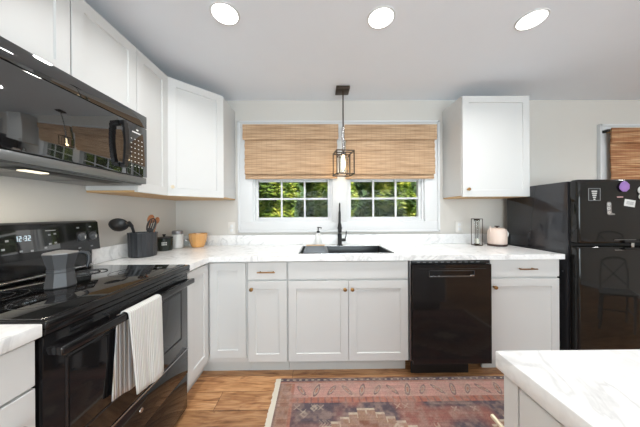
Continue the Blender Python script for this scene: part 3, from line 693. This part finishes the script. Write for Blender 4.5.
# ------------------------------------------------------------------ island
t = thing('kitchen_island', 'grey-white island cabinet in the right foreground with a drawer and door front', 'island', (2.55, -2.6, 0))
IX, IY0, IY1 = 1.884, -3.50, -1.845
obj('carcass', B().box((IX, IY0, TOEZ), (3.05, IY1, CT-.002), .001, 1), M['cab'], t)
obj('toe_kick', B().box((IX+.05, IY0+.06, 0), (3.0, IY1-.06, TOEZ-.001)), M['toe'], t)
obj('corner_stile', B().box((IX-.019, IY1-.036, TOEZ), (IX-.0003, IY1, CT-.002), .001, 1), M['cab'], t)
for k in range(3):
    ya = IY1-.038-(k+1)*.520
    d = obj('drawer_front', B().box((IX-.020, ya+.002, .737), (IX, ya+.518, .866), .0015, 1), M['cab'], t)
    # the pull of the drawer nearest the window is the one in view
    obj('pull_handle', bar((IX-.020, ya+.512-.14*k, .815), (IX-.020, ya+.360-.14*k, .815), (-1, 0, 0), .0042, .060, .062), M['pull'], d)
    pd = panel_door(.516, .612); pd.xf(Matrix.Translation((IX, ya+.518, .118)) @ Matrix.Rotation(-math.pi/2, 4, 'Z')); obj('door', pd, M['cab'], t)
t = thing('worktop', 'white marbled island worktop in the right foreground', 'worktop', (2.55, -2.6, CT))
obj('slab', B().box((1.854, -3.55, CT), (3.10, -1.834, .914), .003), M['stone'], t)

# ------------------------------------------------------------------ bamboo blinds
def blind(label, x0, x1, zt, zb_, mat_, y=-.034, cat='blind'):
    t = thing('bamboo_blind', label, cat, ((x0+x1)/2, y, zb_), 'bamboo window blinds')
    def wavy(xa, xb, za, zb2, yy_, th_, nz=24, bow=.004, edge=.004):
        b = B(); nx = 12; F = []
        for side in (0, 1):
            g = []
            for i in range(nz+1):
                z = za+(zb2-za)*i/nz; row = []
                for k in range(nx+1):
                    u_ = k/nx; x = xa+(xb-xa)*u_
                    if k in (0, nx): x += (1 if k else -1)*edge*math.sin(i*1.3+za*9)
                    yo = yy_-bow*math.sin(i/nz*math.pi*2.0+.5)-(0 if side else th_)
                    row.append(b.bm.verts.new((x, yo, z)))
                g.append(row)
            F.append(g)
        for g in F:
            for i in range(nz):
                for k in range(nx): b.bm.faces.new((g[i][k], g[i][k+1], g[i+1][k+1], g[i+1][k]))
        for i in range(nz):
            for k in (0, nx): b.bm.faces.new((F[0][i][k], F[0][i+1][k], F[1][i+1][k], F[1][i][k]))
        for k in range(nx):
            for i in (0, nz): b.bm.faces.new((F[0][i][k], F[0][i][k+1], F[1][i][k+1], F[1][i][k]))
        return b
    obj('headrail', B().box((x0+.008, y-.030, zt-.035), (x1-.008, y, zt-.004), .002), M['under'], t)
    obj('valance', wavy(x0, x1, zt-.150, zt, y-.046, .008, 8, .0015, .001), mat_, t)
    obj('shade', wavy(x0+.014, x1-.012, zb_+.046, zt-.04, y-.028, .008, 30, .003, .002), mat_, t)
    obj('bottom_fold', wavy(x0+.012, x1-.010, zb_, zb_+.062, y-.006, .006, 6, .0005, .001), mat_, t)
    return t
blind('tan bamboo roman blind on the left sink window, folded halfway up', .712, 1.657, 2.112, 1.580, M['bamboo'])
blind('tan bamboo roman blind on the right sink window, folded halfway up', 1.718, 2.636, 2.108, 1.576, M['bamboo'])
b3 = blind('darker brown bamboo blind on the far right window above the fridge', 4.392, 5.395, 2.070, 1.40, M['bamboo2'])
br_ = B().box((4.362, -.075, 2.035), (4.391, -.0215, 2.060), .003); obj('bracket', br_, M['blackmatte'], b3)

# ------------------------------------------------------------------ pendant lamp
hl = bpy.data.lights.new('hood_lamp', 'AREA'); hl.shape = 'RECTANGLE'; hl.size = .05; hl.size_y = .10; hl.energy = 3; hl.color = (1, .90, .74)
ho = bpy.data.objects.new('hood_lamp', hl); COL.objects.link(ho); ho.location = (.2985, -1.415, MZ0-.0155)
px_, py_ = 1.690, -.217
t = thing('pendant_light', 'bronze caged pendant lamp with a glowing bulb above the sink', 'lamp', (px_, py_, 1.575))
obj('canopy', B().box((px_-.067, py_-.062, ZC-.026), (px_+.057, py_+.062, ZC-.0005), .003), M['bronze'], t)
b = B().cyl((px_, py_, 1.83), (px_, py_, ZC-.026), .0062, 14); obj('rod', b, M['bronze'], t)
b = B().cyl((px_, py_, 1.80), (px_, py_, 2.03), .0125, 18); b.cyl((px_, py_, 1.768), (px_, py_, 1.795), .026, 20, .018); obj('socket_stem', b, M['steel'], t)
def cage(hw, hd, z0, z1, r_, rot):
    b = B(); c = [(-hw, -hd), (hw, -hd), (hw, hd), (-hw, hd)]
    for k in range(4):
        (x, y), (x2, y2) = c[k], c[(k+1) % 4]
        b.box((x-r_, y-r_, z0), (x+r_, y+r_, z1))
        for z in (z0, z1): b.box((min(x, x2)-r_, min(y, y2)-r_, z-r_), (max(x, x2)+r_, max(y, y2)+r_, z+r_))
    b.xf(Matrix.Translation((px_, py_, 0)) @ Matrix.Rotation(rot, 4, 'Z')); return b
rot = math.radians(8)
b = cage(.080, .080, 1.590, 1.798, .0048, rot); obj('cage', b, M['bronze'], t, smooth=False)
b = cage(.050, .050, 1.598, 1.765, .0036, rot); b.box((px_-.080, py_-.005, 1.794), (px_+.080, py_+.005, 1.802)); b.box((px_-.005, py_-.080, 1.794), (px_+.005, py_+.080, 1.802)); obj('inner_cage', b, M['bronze'], t, smooth=False)
obj('glass_shade', B().lathe((px_, py_, 1.603), [(.042, 0), (.042, .155), (.040, .155), (.040, 0), (.042, 0)], 32), M['cleanglass'], t)
bu = obj('bulb', B().lathe((px_, py_, 1.644), [(0, 0), (.008, .002), (.015, .015), (.017, .04), (.015, .075), (.011, .105), (.011, .122), (0, .123)], 20), M['bulbm'], t)
pl = bpy.data.lights.new('pendant_glow', 'POINT'); pl.energy = 2.0; pl.color = (1, .74, .42); pl.shadow_soft_size = .03
po = bpy.data.objects.new('pendant_glow', pl); COL.objects.link(po); po.location = (px_, py_, 1.622)

# ------------------------------------------------------------------ recessed ceiling lights
def can(x, y, label, group='recessed ceiling lights'):
    t = thing('ceiling_light', label, 'ceiling light', (x, y, ZC), group)
    obj('trim_ring', B().lathe((x, y, ZC-.006), [(.071, 0), (.080, .001), (.082, .0055), (.071, .0055), (.071, 0)], 40), M['trim'], t)
    obj('lens', B().lathe((x, y, ZC-.005), [(0, 0), (.0705, 0), (.0705, .0045), (0, .0045)], 40), M['lens'], t); return t
GL = 'recessed ceiling lights'
proto = can(.920, -1.024, 'round recessed ceiling light, leftmost of the three in view')
LC = [(.92, -1.024), (1.831, -.998), (2.742, -.986)]
dup(proto, (1.831, -.998, ZC), 'round recessed ceiling light in the middle of the three in view')
dup(proto, (2.742, -.986, ZC), 'round recessed ceiling light, rightmost of the three in view')
for x in (.935, 3.7):
    for y in (-3.3, -4.9):
        dup(proto, (x, y, ZC), 'round recessed ceiling light behind the camera over the rest of the room'); LC.append((x, y))
dup(proto, (4.9, -1.0, ZC), 'round recessed ceiling light near the right-hand window, beyond the fridge'); LC.append((4.9, -1.0))
for x, y in LC:
    l = bpy.data.lights.new('ceiling_lamp', 'AREA'); l.shape = 'DISK'; l.size = .13; l.energy = CAN_E; l.color = (1, 1, .98); l.spread = math.radians(145)
    o = bpy.data.objects.new('ceiling_lamp', l); COL.objects.link(o); o.location = (x, y, ZC-.0065)

# ------------------------------------------------------------------ things on the worktop
# utensil crock
cx, cy = .120, -.600
t = thing('utensil_crock', 'charcoal ribbed utensil crock on the worktop beside the range', 'crock', (cx, cy, .9145))
obj('crock', B().lathe((cx, cy, .9152), [(0, 0), (.080, 0), (.086, .006), (.090, .165), (.092, .170), (.092, .180), (.084, .180), (.082, .165), (.076, .012), (0, .012)], 44, rib=.022), M['crock'], t)
def handle_to(head, foot, r_=.006): return B().tube([foot, Vector(foot).lerp(Vector(head), .5), head], r_, 10)
# ladle
t = thing('ladle', 'black nylon ladle leaning left in the utensil crock', 'ladle', (.12, -.66, .95))
hp = Vector((.085, -.770, 1.160))
b = handle_to((.108, -.690, 1.150), (.085, -.580, .940), .009); obj('handle', b, M['ladle'], t)
b = B(); R = Matrix.Rotation(math.radians(68), 3, 'Y') @ Matrix.Rotation(math.radians(-40), 3, 'X')
b.lathe((0, 0, 0), [(0, -.034), (.026, -.030), (.046, -.014), (.054, .004), (.050, .004), (.042, -.010), (.024, -.025), (0, -.029)], 28)
b.xf(Matrix.Translation(hp) @ Vector((.62, -.50, .62)).normalized().to_track_quat('Z', 'Y').to_matrix().to_4x4()); obj('bowl', b, M['ladle'], t)
b = B().tube([hp+Vector((.026, .02, .004)), (.111, -.720, 1.168), (.108, -.688, 1.145)], [.010, .017, .012], 12); obj('neck', b, M['ladle'], t)
# wooden spoons
def spoon(name, label, foot, head, size, mat_, cat, slots=False):
    t = thing(name, label, cat, foot); f, h = Vector(foot), Vector(head); obj('handle', handle_to(h, f, .0055), mat_, t)
    q = (h-f).to_track_quat('Z', 'Y').to_matrix(); d_ = (h-f).normalized()
    hd_ = B(); 
    if not slots: hd_.ell((0, 0, 0), (size[0], .006, size[1]), None, 20, 12)
    else:
        for k in range(4): x = -size[0]*.75+size[0]*.5*k; hd_.box((x-.003, -.003, -size[1]*.8), (x+.003, .003, size[1]*.8), .001)
        hd_.tube([(size[0]*math.cos(a), 0, size[1]*math.sin(a)) for a in [k*math.pi/14 for k in range(28)]], .0042, 8, True); hd_.ell((0, 0, -size[1]*.7), (size[0]*.8, .005, size[1]*.35), None, 14, 8)
    ang = math.atan2(d_.x, d_.z)
    hd_.xf(Matrix.Translation(h+d_*size[1]*.8) @ Matrix.Rotation(ang, 4, 'Y') @ Matrix.Rotation(math.radians(-10), 4, 'X')); obj('head', hd_, mat_, t)
spoon('wooden_spoon', 'round wooden spoon sticking up at the back of the crock', (.120, -.575, .935), (.138, -.548, 1.165), (.028, .036), M['woodsp'], 'spoon')
spoon('wooden_spatula', 'wooden spatula just behind the round wooden spoon in the crock', (.135, -.562, .935), (.172, -.530, 1.160), (.020, .028), M['woodsp'], 'spatula')
spoon('slotted_spoon', 'black slotted spoon leaning right out of the crock', (.150, -.625, .935), (.188, -.620, 1.108), (.030, .052), M['ladle'], 'spoon', True)
# green jar
t = thing('storage_jar', 'small dark green lidded jar with white print in the corner of the worktop', 'jar', (.093, -.320, .9145))
obj('jar', B().lathe((.093, -.320, .9150), [(0, 0), (.062, 0), (.066, .006), (.068, .100), (.066, .104), (0, .104)], 36), M['green'], t)
l_ = obj('lid', B().lathe((.093, -.320, 1.0195), [(0, 0), (.068, 0), (.068, .010), (.010, .014), (.008, .022), (.014, .028), (.012, .036), (0, .037)], 32), M['blackmatte'], t)
b = B()
for k in range(2):
    for j in range(4): b.box((-.018+.010*j, -.001, -.010+.016*k), (-.011+.010*j, .0, .000+.016*k))
b.xf(Matrix.Translation((.133, -.379, .975)) @ Matrix.Rotation(math.radians(32), 4, 'Z')); obj('print', b, M['mark'], t, smooth=False)
# white canister
t = thing('canister', 'white ceramic canister with a silver top in the corner', 'canister', (.118, -.165, .9145))
obj('pot', B().lathe((.118, -.165, .9150), [(0, 0), (.046, 0), (.050, .005), (.050, .120), (.046, .126), (0, .126)], 32), M['white'], t)
obj('lid', B().lathe((.118, -.165, 1.0412), [(0, 0), (.045, 0), (.047, .004), (.047, .030), (.040, .036), (0, .037)], 28), M['silver'], t)
# little glass
t = thing('glass_jar', 'tiny clear glass jar between the white canister and the amber bowl', 'jar', (.176, -.130, .9145))
obj('jar', B().lathe((.176, -.130, .9150), [(0, 0), (.024, 0), (.026, .003), (.026, .052), (.020, .060), (.018, .060), (.023, .050), (.023, .006), (0, .006)], 24), M['cleanglass'], t)
obj('lid', B().lathe((.176, -.130, .9755), [(0, 0), (.022, 0), (.022, .012), (0, .013)], 20), M['silver'], t)
# amber bowl
t = thing('bowl', 'faceted amber glass bowl at the left of the backsplash', 'bowl', (.290, -.125, .9145))
obj('bowl', B().lathe((.290, -.125, .9150), [(0, 0), (.052, 0), (.060, .012), (.078, .070), (.082, .125), (.083, .128), (.079, .130), (.074, .072), (.056, .018), (0, .014)], 14), M['amber'], t, ang=15)
# candle lantern
lx, ly = 2.985, -.150
t = thing('candle_holder', 'tall narrow metal-framed candle holder right of the dishwasher', 'candle holder', (lx, ly, .9145))
b = B(); hw = .032; r_ = .0021; z0, z1 = .9150, 1.172
for sx in (-1, 1):
    for sy in (-1, 1): b.box((lx+sx*hw-r_, ly+sy*hw-r_, z0), (lx+sx*hw+r_, ly+sy*hw+r_, z1))
for z in (z0, z1-.006):
    for s_ in (-1, 1):
        b.box((lx-hw-r_, ly+s_*hw-r_, z), (lx+hw+r_, ly+s_*hw+r_, z+.006)); b.box((lx+s_*hw-r_, ly-hw-r_, z), (lx+s_*hw+r_, ly+hw+r_, z+.006))
b.box((lx-hw, ly-hw, z0), (lx+hw, ly+hw, z0+.004)); obj('frame', b, M['bronze'], t, smooth=False)
obj('glass_chimney', B().lathe((lx, ly, z0+.018), [(.0238, .222), (.024, 0), (.024, .222), (.0238, .222)], 24), M['cleanglass'], t)
obj('base_cup', B().lathe((lx, ly, z0+.0045), [(0, 0), (.020, 0), (.024, .013), (0, .013)], 20), M['bronze'], t)
obj('top_cap', B().box((lx-.018, ly-.018, z1-.020), (lx+.018, ly+.018, z1-.006), .002), M['bronze'], t)
tag(obj('candle', B().lathe((lx, ly, z0+.0178), [(0, 0), (.019, 0), (.019, .044), (.006, .042), (0, .042)], 20), M['wax']), 'short cream candle inside the tall metal-framed holder', 'candle')
# blush kettle
kx, ky = 3.150, -.190
t = thing('kettle', 'rounded blush pink kettle with a dark base beside the fridge', 'kettle', (kx, ky, .9145))
obj('base', B().lathe((kx, ky, .9150), [(0, 0), (.074, 0), (.080, .004), (.080, .0183), (0, .0183)], 32), M['brown'], t)
obj('body', B().lathe((kx, ky, .9335), [(0, 0), (.072, 0), (.077, .008), (.078, .070), (.077, .118), (.070, .138), (.050, .149), (.020, .151), (0, .151)], 40), M['pink'], t)
obj('lid_knob', B().lathe((kx, ky, 1.0840), [(0, 0), (.010, 0), (.008, .008), (.020, .012), (.020, .020), (0, .021)], 20), M['brown'], t)
b = B().tube([(kx-.068, ky-.01, 1.040), (kx-.074, ky-.012, 1.070), (kx-.076, ky-.014, 1.102)], [.010, .007, .005], 12); obj('spout', b, M['pink'], t)
b = B().tube([(kx+.072, ky, 1.052), (kx+.090, ky-.004, 1.048), (kx+.100, ky-.006, 1.030), (kx+.094, ky-.004, 1.005), (kx+.072, ky, .995)], .008, 10); obj('handle', b, M['white'], t)
# outlets
def outlet(x, z, label):
    t = thing('wall_outlet', label, 'outlet', (x, -.002, z)); pl_ = obj('cover_plate', B().box((x-.036, -.006, z-.058), (x+.036, -.0005, z+.058), .002), M['outlet'], t)
    b = B()
    for s_ in (-1, 1):
        b.box((x-.015, -.0072, z+s_*.022-.014), (x+.015, -.0061, z+s_*.022+.014), .0008)
    obj('socket', b, M['trim'], pl_)
outlet(.568, 1.085, 'white wall outlet left of the sink window, above the backsplash')
outlet(2.905, 1.085, 'white wall outlet under the right wall cabinet, behind the candle holder')

# ------------------------------------------------------------------ rug
def rug():
    X0, X1, Y0, Y1 = 1.172, 3.27, -1.86, -.650; step = .005
    nx, ny = int((X1-X0)/step), int((Y1-Y0)/step)
    xs = np.linspace(X0, X1, nx+1); ys = np.linspace(Y0, Y1, ny+1); gx, gy = np.meshgrid(xs, ys)
    def sn(g, s, seed, sy=None):
        r = np.random.default_rng(seed); sy = sy or s; cw, ch = int((X1-X0)/s)+3, int((Y1-Y0)/sy)+3; a = r.random((ch, cw))
        fx = (gx-X0)/s; fy = (gy-Y0)/sy; ix = fx.astype(int); iy = fy.astype(int); u = fx-ix; v = fy-iy; u = u*u*(3-2*u); v = v*v*(3-2*v)
        return (a[iy, ix]*(1-u)+a[iy, ix+1]*u)*(1-v)+(a[iy+1, ix]*(1-u)+a[iy+1, ix+1]*u)*v
    C_ = lambda c: np.array(srgb(c)[:3])
    rose, coral, navy, cream, tan, rust = map(C_, ((150, 118, 108), (158, 104, 90), (88, 78, 84), (190, 176, 156), (156, 124, 104), (124, 84, 70)))
    u = np.minimum(gx-X0, X1-gx); v = np.minimum(Y1-gy, gy-Y0); far = Y1-gy
    col = np.empty(gx.shape+(3,)); col[:] = rose
    def setc(m, c, a=1.0):
        col[m] = col[m]*(1-a)+c*a
    # field
    field = (v > .225) & (u > .11)
    f1 = sn(0, .16, 3)
    setc(field, navy); setc(field, coral, np.clip((sn(0, .10, 33)[field]-.35)*1.6, 0, .7)[:, None])
    # stepped medallions
    for cxm in (1.74, 2.72):
        du = np.abs(gx-cxm); dv = np.abs(gy+1.255)
        stp = lambda o: (np.floor((du)/.055)*.030+dv)
        s_ = stp(0); R0 = .335
        ins = (s_ < R0) & field; edge = ins & ((s_ > R0-.011) | (np.mod(du, .055) < .007) & (s_ > R0-.036))
        setc(ins, tan, .85); ins2 = ins & (s_ < R0-.085); setc(ins2, rust, .8); ins3 = ins & (s_ < R0-.18); setc(ins3, navy, .85); setc(ins & (s_ < .06), cream, .8)
        setc(edge, cream, .9)
    # main border of slanted motifs
    bd_ = (v > .055) & (v < .18) & (u > .05); setc(bd_, C_((180, 138, 128)))
    L_ = gx-X0; per = .105; k = np.floor(L_/per).astype(int); lu = (L_-k*per)/per-.5; lv = (far-.1175)/.125
    lv = np.where(far > .5, ((gy-Y0)-.1175)/.125, lv)
    sgn = np.where(k % 3 == 0, 1, np.where(k % 3 == 1, -1, .5)); a_ = lu*.9+sgn*lv*.75; c_ = lv*.9-sgn*lu*.5
    el = (a_/.17)**2+(c_/.46)**2
    setc(bd_ & (el < 1), navy, .75); setc(bd_ & (el < .45), np.array(cream), .55); setc(bd_ & (el < .18), coral, .8)
    setc(bd_ & (el > 1) & (el < 1.5) & (k % 2 == 0), cream, .35)
    # stripes
    setc((v > .18) & (v <= .225) & (u > .05), coral); setc((v > .18) & (v <= .225) & (u > .05) & (np.mod(gx, .045) < .012), navy, .5)
    setc(v < .032, navy); setc((v > .012) & (v < .022) & (np.mod(gx, .045) < .018), cream, .8); setc((v >= .032) & (v < .055), coral, .5); setc((v > .047) & (v < .055), cream, .4)
    sb = (u < .11) & (v > .055); setc(sb & (u < .11), tan, .7); setc(sb & (u > .03) & (u < .085) & (np.mod(gy, .06) < .03), rust, .55); setc(sb & (u > .088), coral, .7); setc(sb & (u < .012), navy, .5)
    # small figures in the field
    r = np.random.default_rng(5)
    for _ in range(26):
        fx, fy = r.uniform(X0+.16, X1-.16), r.uniform(Y0+.26, Y1-.26); tp = r.integers(0, 3); dx, dy = gx-fx, gy-fy
        if tp == 0: m_ = (np.abs(np.abs(dx)+np.abs(dy)-.020) < .006)
        elif tp == 1: m_ = (np.abs(dx) < .035) & (np.abs(dy) < .022) & (np.mod(dx+np.abs(dy), .018) < .006)
        else: m_ = (np.abs(dx) < .016) & (np.abs(dy) < .024) & ((np.abs(dy) < .004) | (np.abs(np.abs(dx)-.012) < .004))
        setc(m_ & field, cream, .5)
    for fx, fy in ((1.31, -.905), (1.35, -.94), (1.42, -.905), (1.46, -.91), (1.95, -.905), (2.0, -.905), (2.3, -.93), (2.42, -.93)):
        dx, dy = gx-fx, gy-fy; setc((np.abs(dx) < .02) & (np.abs(dy) < .02) & ((np.abs(np.abs(dx)-np.abs(dy)) < .004)), cream, .45)
    # wear: faded mottling of the pile
    wear = sn(0, .018, 11)*.5+sn(0, .05, 12)*.5; fade = C_((158, 134, 124)); a = np.clip((wear-.34)*1.5, 0, .55)[..., None]; col = col*(1-a)+fade*a
    grain = (rng.random(gx.shape)[..., None]-.5)*.28+1; stria = (sn(0, .20, 14, .006)[..., None]-.5)*.25+1; col = np.clip(col*grain*stria, 0, 1)
    z = .007+(sn(0, .35, 21)-.5)*.0006
    verts = np.stack([gx, gy, z], -1).reshape(-1, 3); idx = np.arange((nx+1)*(ny+1)).reshape(ny+1, nx+1)
    quads = np.stack([idx[:-1, :-1], idx[:-1, 1:], idx[1:, 1:], idx[1:, :-1]], -1).reshape(-1, 4)
    # skirt to the floor
    vlist = verts.tolist(); ql = quads.tolist(); ringi = list(idx[0, :])+list(idx[1:, -1])+list(idx[-1, -2::-1])+list(idx[-2:0:-1, 0]); base = len(vlist)
    for i in ringi: p = vlist[i]; vlist.append([p[0], p[1], .0008])
    n = len(ringi)
    for k_ in range(n): ql.append([int(ringi[k_]), base+k_, base+(k_+1) % n, int(ringi[(k_+1) % n])])
    cols = np.concatenate([col.reshape(-1, 3), col.reshape(-1, 3)[ringi]]); loc = Vector((2.2, -1.25, 0))
    vl = np.array(vlist)-np.array(loc); me = bpy.data.meshes.new('pile'); me.from_pydata(vl.tolist(), [], ql)
    at_ = me.color_attributes.new('pattern', 'FLOAT_COLOR', 'POINT'); at_.data.foreach_set('color', np.concatenate([cols, np.ones((len(cols), 1))], 1).astype(np.float32).ravel())
    m, t_, b_ = nodes('rug_pile'); an = t_.nodes.new('ShaderNodeVertexColor'); an.layer_name = 'pattern'; t_.links.new(an.outputs[0], b_.inputs['Base Color']); b_.inputs['Roughness'].default_value = .95
    b_.inputs['Specular IOR Level'].default_value = .15
    mp = mapping(t_, (1, 1, 1)); nn_ = noise(t_, mp.outputs[0], 420, 2); bump(t_, b_, nn_.outputs['Fac'], .5, .002)
    me.materials.append(m)
    t = thing('area_rug', 'faded rose and blue oriental rug on the wood floor in front of the sink', 'rug', loc)
    o = bpy.data.objects.new('pile', me); COL.objects.link(o); o.parent = t
    for xe, sg in ((X0, -1), (X1, 1)):
        b = B(); nn2 = 120; top = []; 
        ys_ = [Y0+(Y1-Y0)*i/nn2 for i in range(nn2+1)]
        pts_ = [(xe+sg*(.036+random.uniform(-.004, .004)), y) for y in ys_]
        lo = [b.bm.verts.new((xe+sg*.0003, y, .0012)) for y in ys_]; li = [b.bm.verts.new((xe+sg*.0003, y, .006)) for y in ys_]; lt = [b.bm.verts.new((x, y, .0045)) for x, y in pts_]; lb = [b.bm.verts.new((x, y, .0012)) for x, y in pts_]
        for i in range(nn2):
            for A_, B_ in ((lo, li), (li, lt), (lt, lb), (lb, lo)): b.bm.faces.new((A_[i], A_[i+1], B_[i+1], B_[i]))
        obj('woven_end', b, M['rugend'], t)
M['rugend'] = mat('undyed_cotton', (216, 208, 192), .95, bump=.6, bscale=300, vary=.06)
rug()

# ------------------------------------------------------------------ dining chair (seen mirrored in the fridge door)
def dining_chair(x, y, rz):
    t = thing('dining_chair', 'grey cross-back dining chair seen mirrored in the fridge door', 'chair', (0, 0, 0))
    obj('seat', B().box((-.21, -.20, .43), (.21, .20, .455), .01), M['chair'], t)
    for sx in (-1, 1):
        obj('leg', B().tube([(sx*.18, -.17, .43), (sx*.195, -.19, 0)], [.017, .013], 10), M['chair'], t)
        obj('leg', B().tube([(sx*.18, .17, .43), (sx*.195, .21, 0)], [.017, .013], 10), M['chair'], t)
        obj('back_post', B().tube([(sx*.185, .18, .44), (sx*.19, .21, .66), (sx*.165, .24, .84)], .013, 10), M['chair'], t)
    obj('top_rail', B().tube([(-.165, .24, .84), (-.09, .25, .875), (0, .255, .885), (.09, .25, .875), (.165, .24, .84)], .014, 10), M['chair'], t)
    b = B(); b.tube([(-.18, .19, .50), (0, .235, .66), (.165, .235, .82)], .008, 8); b.tube([(.18, .19, .50), (0, .228, .66), (-.165, .235, .82)], .008, 8); obj('cross_back', b, M['chair'], t)
    b = B()
    for s_ in (-1, 1): b.cyl((s_*.188, -.18, .2), (s_*.188, .19, .2), .008, 8)
    b.cyl((-.188, 0, .2), (.188, 0, .2), .008, 8); obj('stretcher', b, M['chair'], t)
    t.location = (x, y, 0); t.rotation_euler = (0, 0, rz)
dining_chair(4.50, -1.46, math.radians(-140))

# ------------------------------------------------------------------ garden
def conifer(x, y, z0, rad, h, label, m, n, seed, big=1.0):
    t = thing('conifer_tree', label, 'tree', (x, y, -.08), 'evergreens outside the sink window'); r = np.random.default_rng(seed)
    obj('trunk', B().cyl((x, y, -.08), (x, y, h*.85), .09, 12, .03), M['bark'], t)
    vs, fs = [], []
    for i in range(n):
        zf = r.random()**.8; z = z0+(h-z0)*zf; prof = rad*(1-zf)**.55*(1+.22*math.sin(z*7+seed)); a = r.uniform(math.pi*.9, math.pi*2.1); q = prof*(.55+.45*r.random()**.5)
        c = np.array([x+q*math.cos(a), y+q*math.sin(a), z]); out = np.array([math.cos(a), math.sin(a), -.35+r.normal()*.3]); out /= np.linalg.norm(out)
        side = np.cross(out, [0, 0, 1]); side /= np.linalg.norm(side)+1e-9; side = side+r.normal(size=3)*.35; L = r.uniform(.05, .11)*big; W = L*.2
        # a spray: fan of three slim leaves
        for da in (-.5, 0, .5):
            d_ = out+side*da; d_ /= np.linalg.norm(d_); b0 = len(vs); p1 = c+d_*L*.5+side*W; p2 = c+d_*L; p3 = c+d_*L*.5-side*W
            vs += [tuple(c), tuple(p1), tuple(p2), tuple(p3)]; fs.append((b0, b0+1, b0+2, b0+3))
    vs = [(a_-x, b_-y, c_+.08) for a_, b_, c_ in vs]; me = bpy.data.meshes.new('foliage'); me.from_pydata(vs, [], fs); me.materials.append(m)
    o = bpy.data.objects.new('foliage', me); COL.objects.link(o); o.parent = t
NTH = ('leftmost', 'second from the left', 'third from the left', 'fourth from the left', 'rightmost')
for i, wd_ in enumerate(NTH):
    conifer(-.75+1.28*i, 2.7, .1, .50, 5.0, 'bright yellow-green evergreen in the front row outside the sink window, '+wd_, M['leafa'], 17000 if 0 < i < 4 else 5000, 1+i)
for i, wd_ in enumerate(NTH):
    conifer(-1.9+1.75*i, 4.05, .1, .68, 5.5, 'mid-green evergreen in the middle row between front shrubs and tall trees, '+wd_, M['leafa'], 9000, 40+i, 1.3)
BR = [(-5.3, 'leftmost'), (-1.6, 'second from the left'), (2.1, 'third from the left'), (5.8, 'fourth from the left'), (9.5, 'rightmost')]
for i, (x, wd_) in enumerate(BR):
    conifer(x, 6.1, .1, 1.40, 6.5, 'tall darker evergreen in the back row beyond the front shrubs, '+wd_, M['leafb'], 12000, 20+i, 1.6)
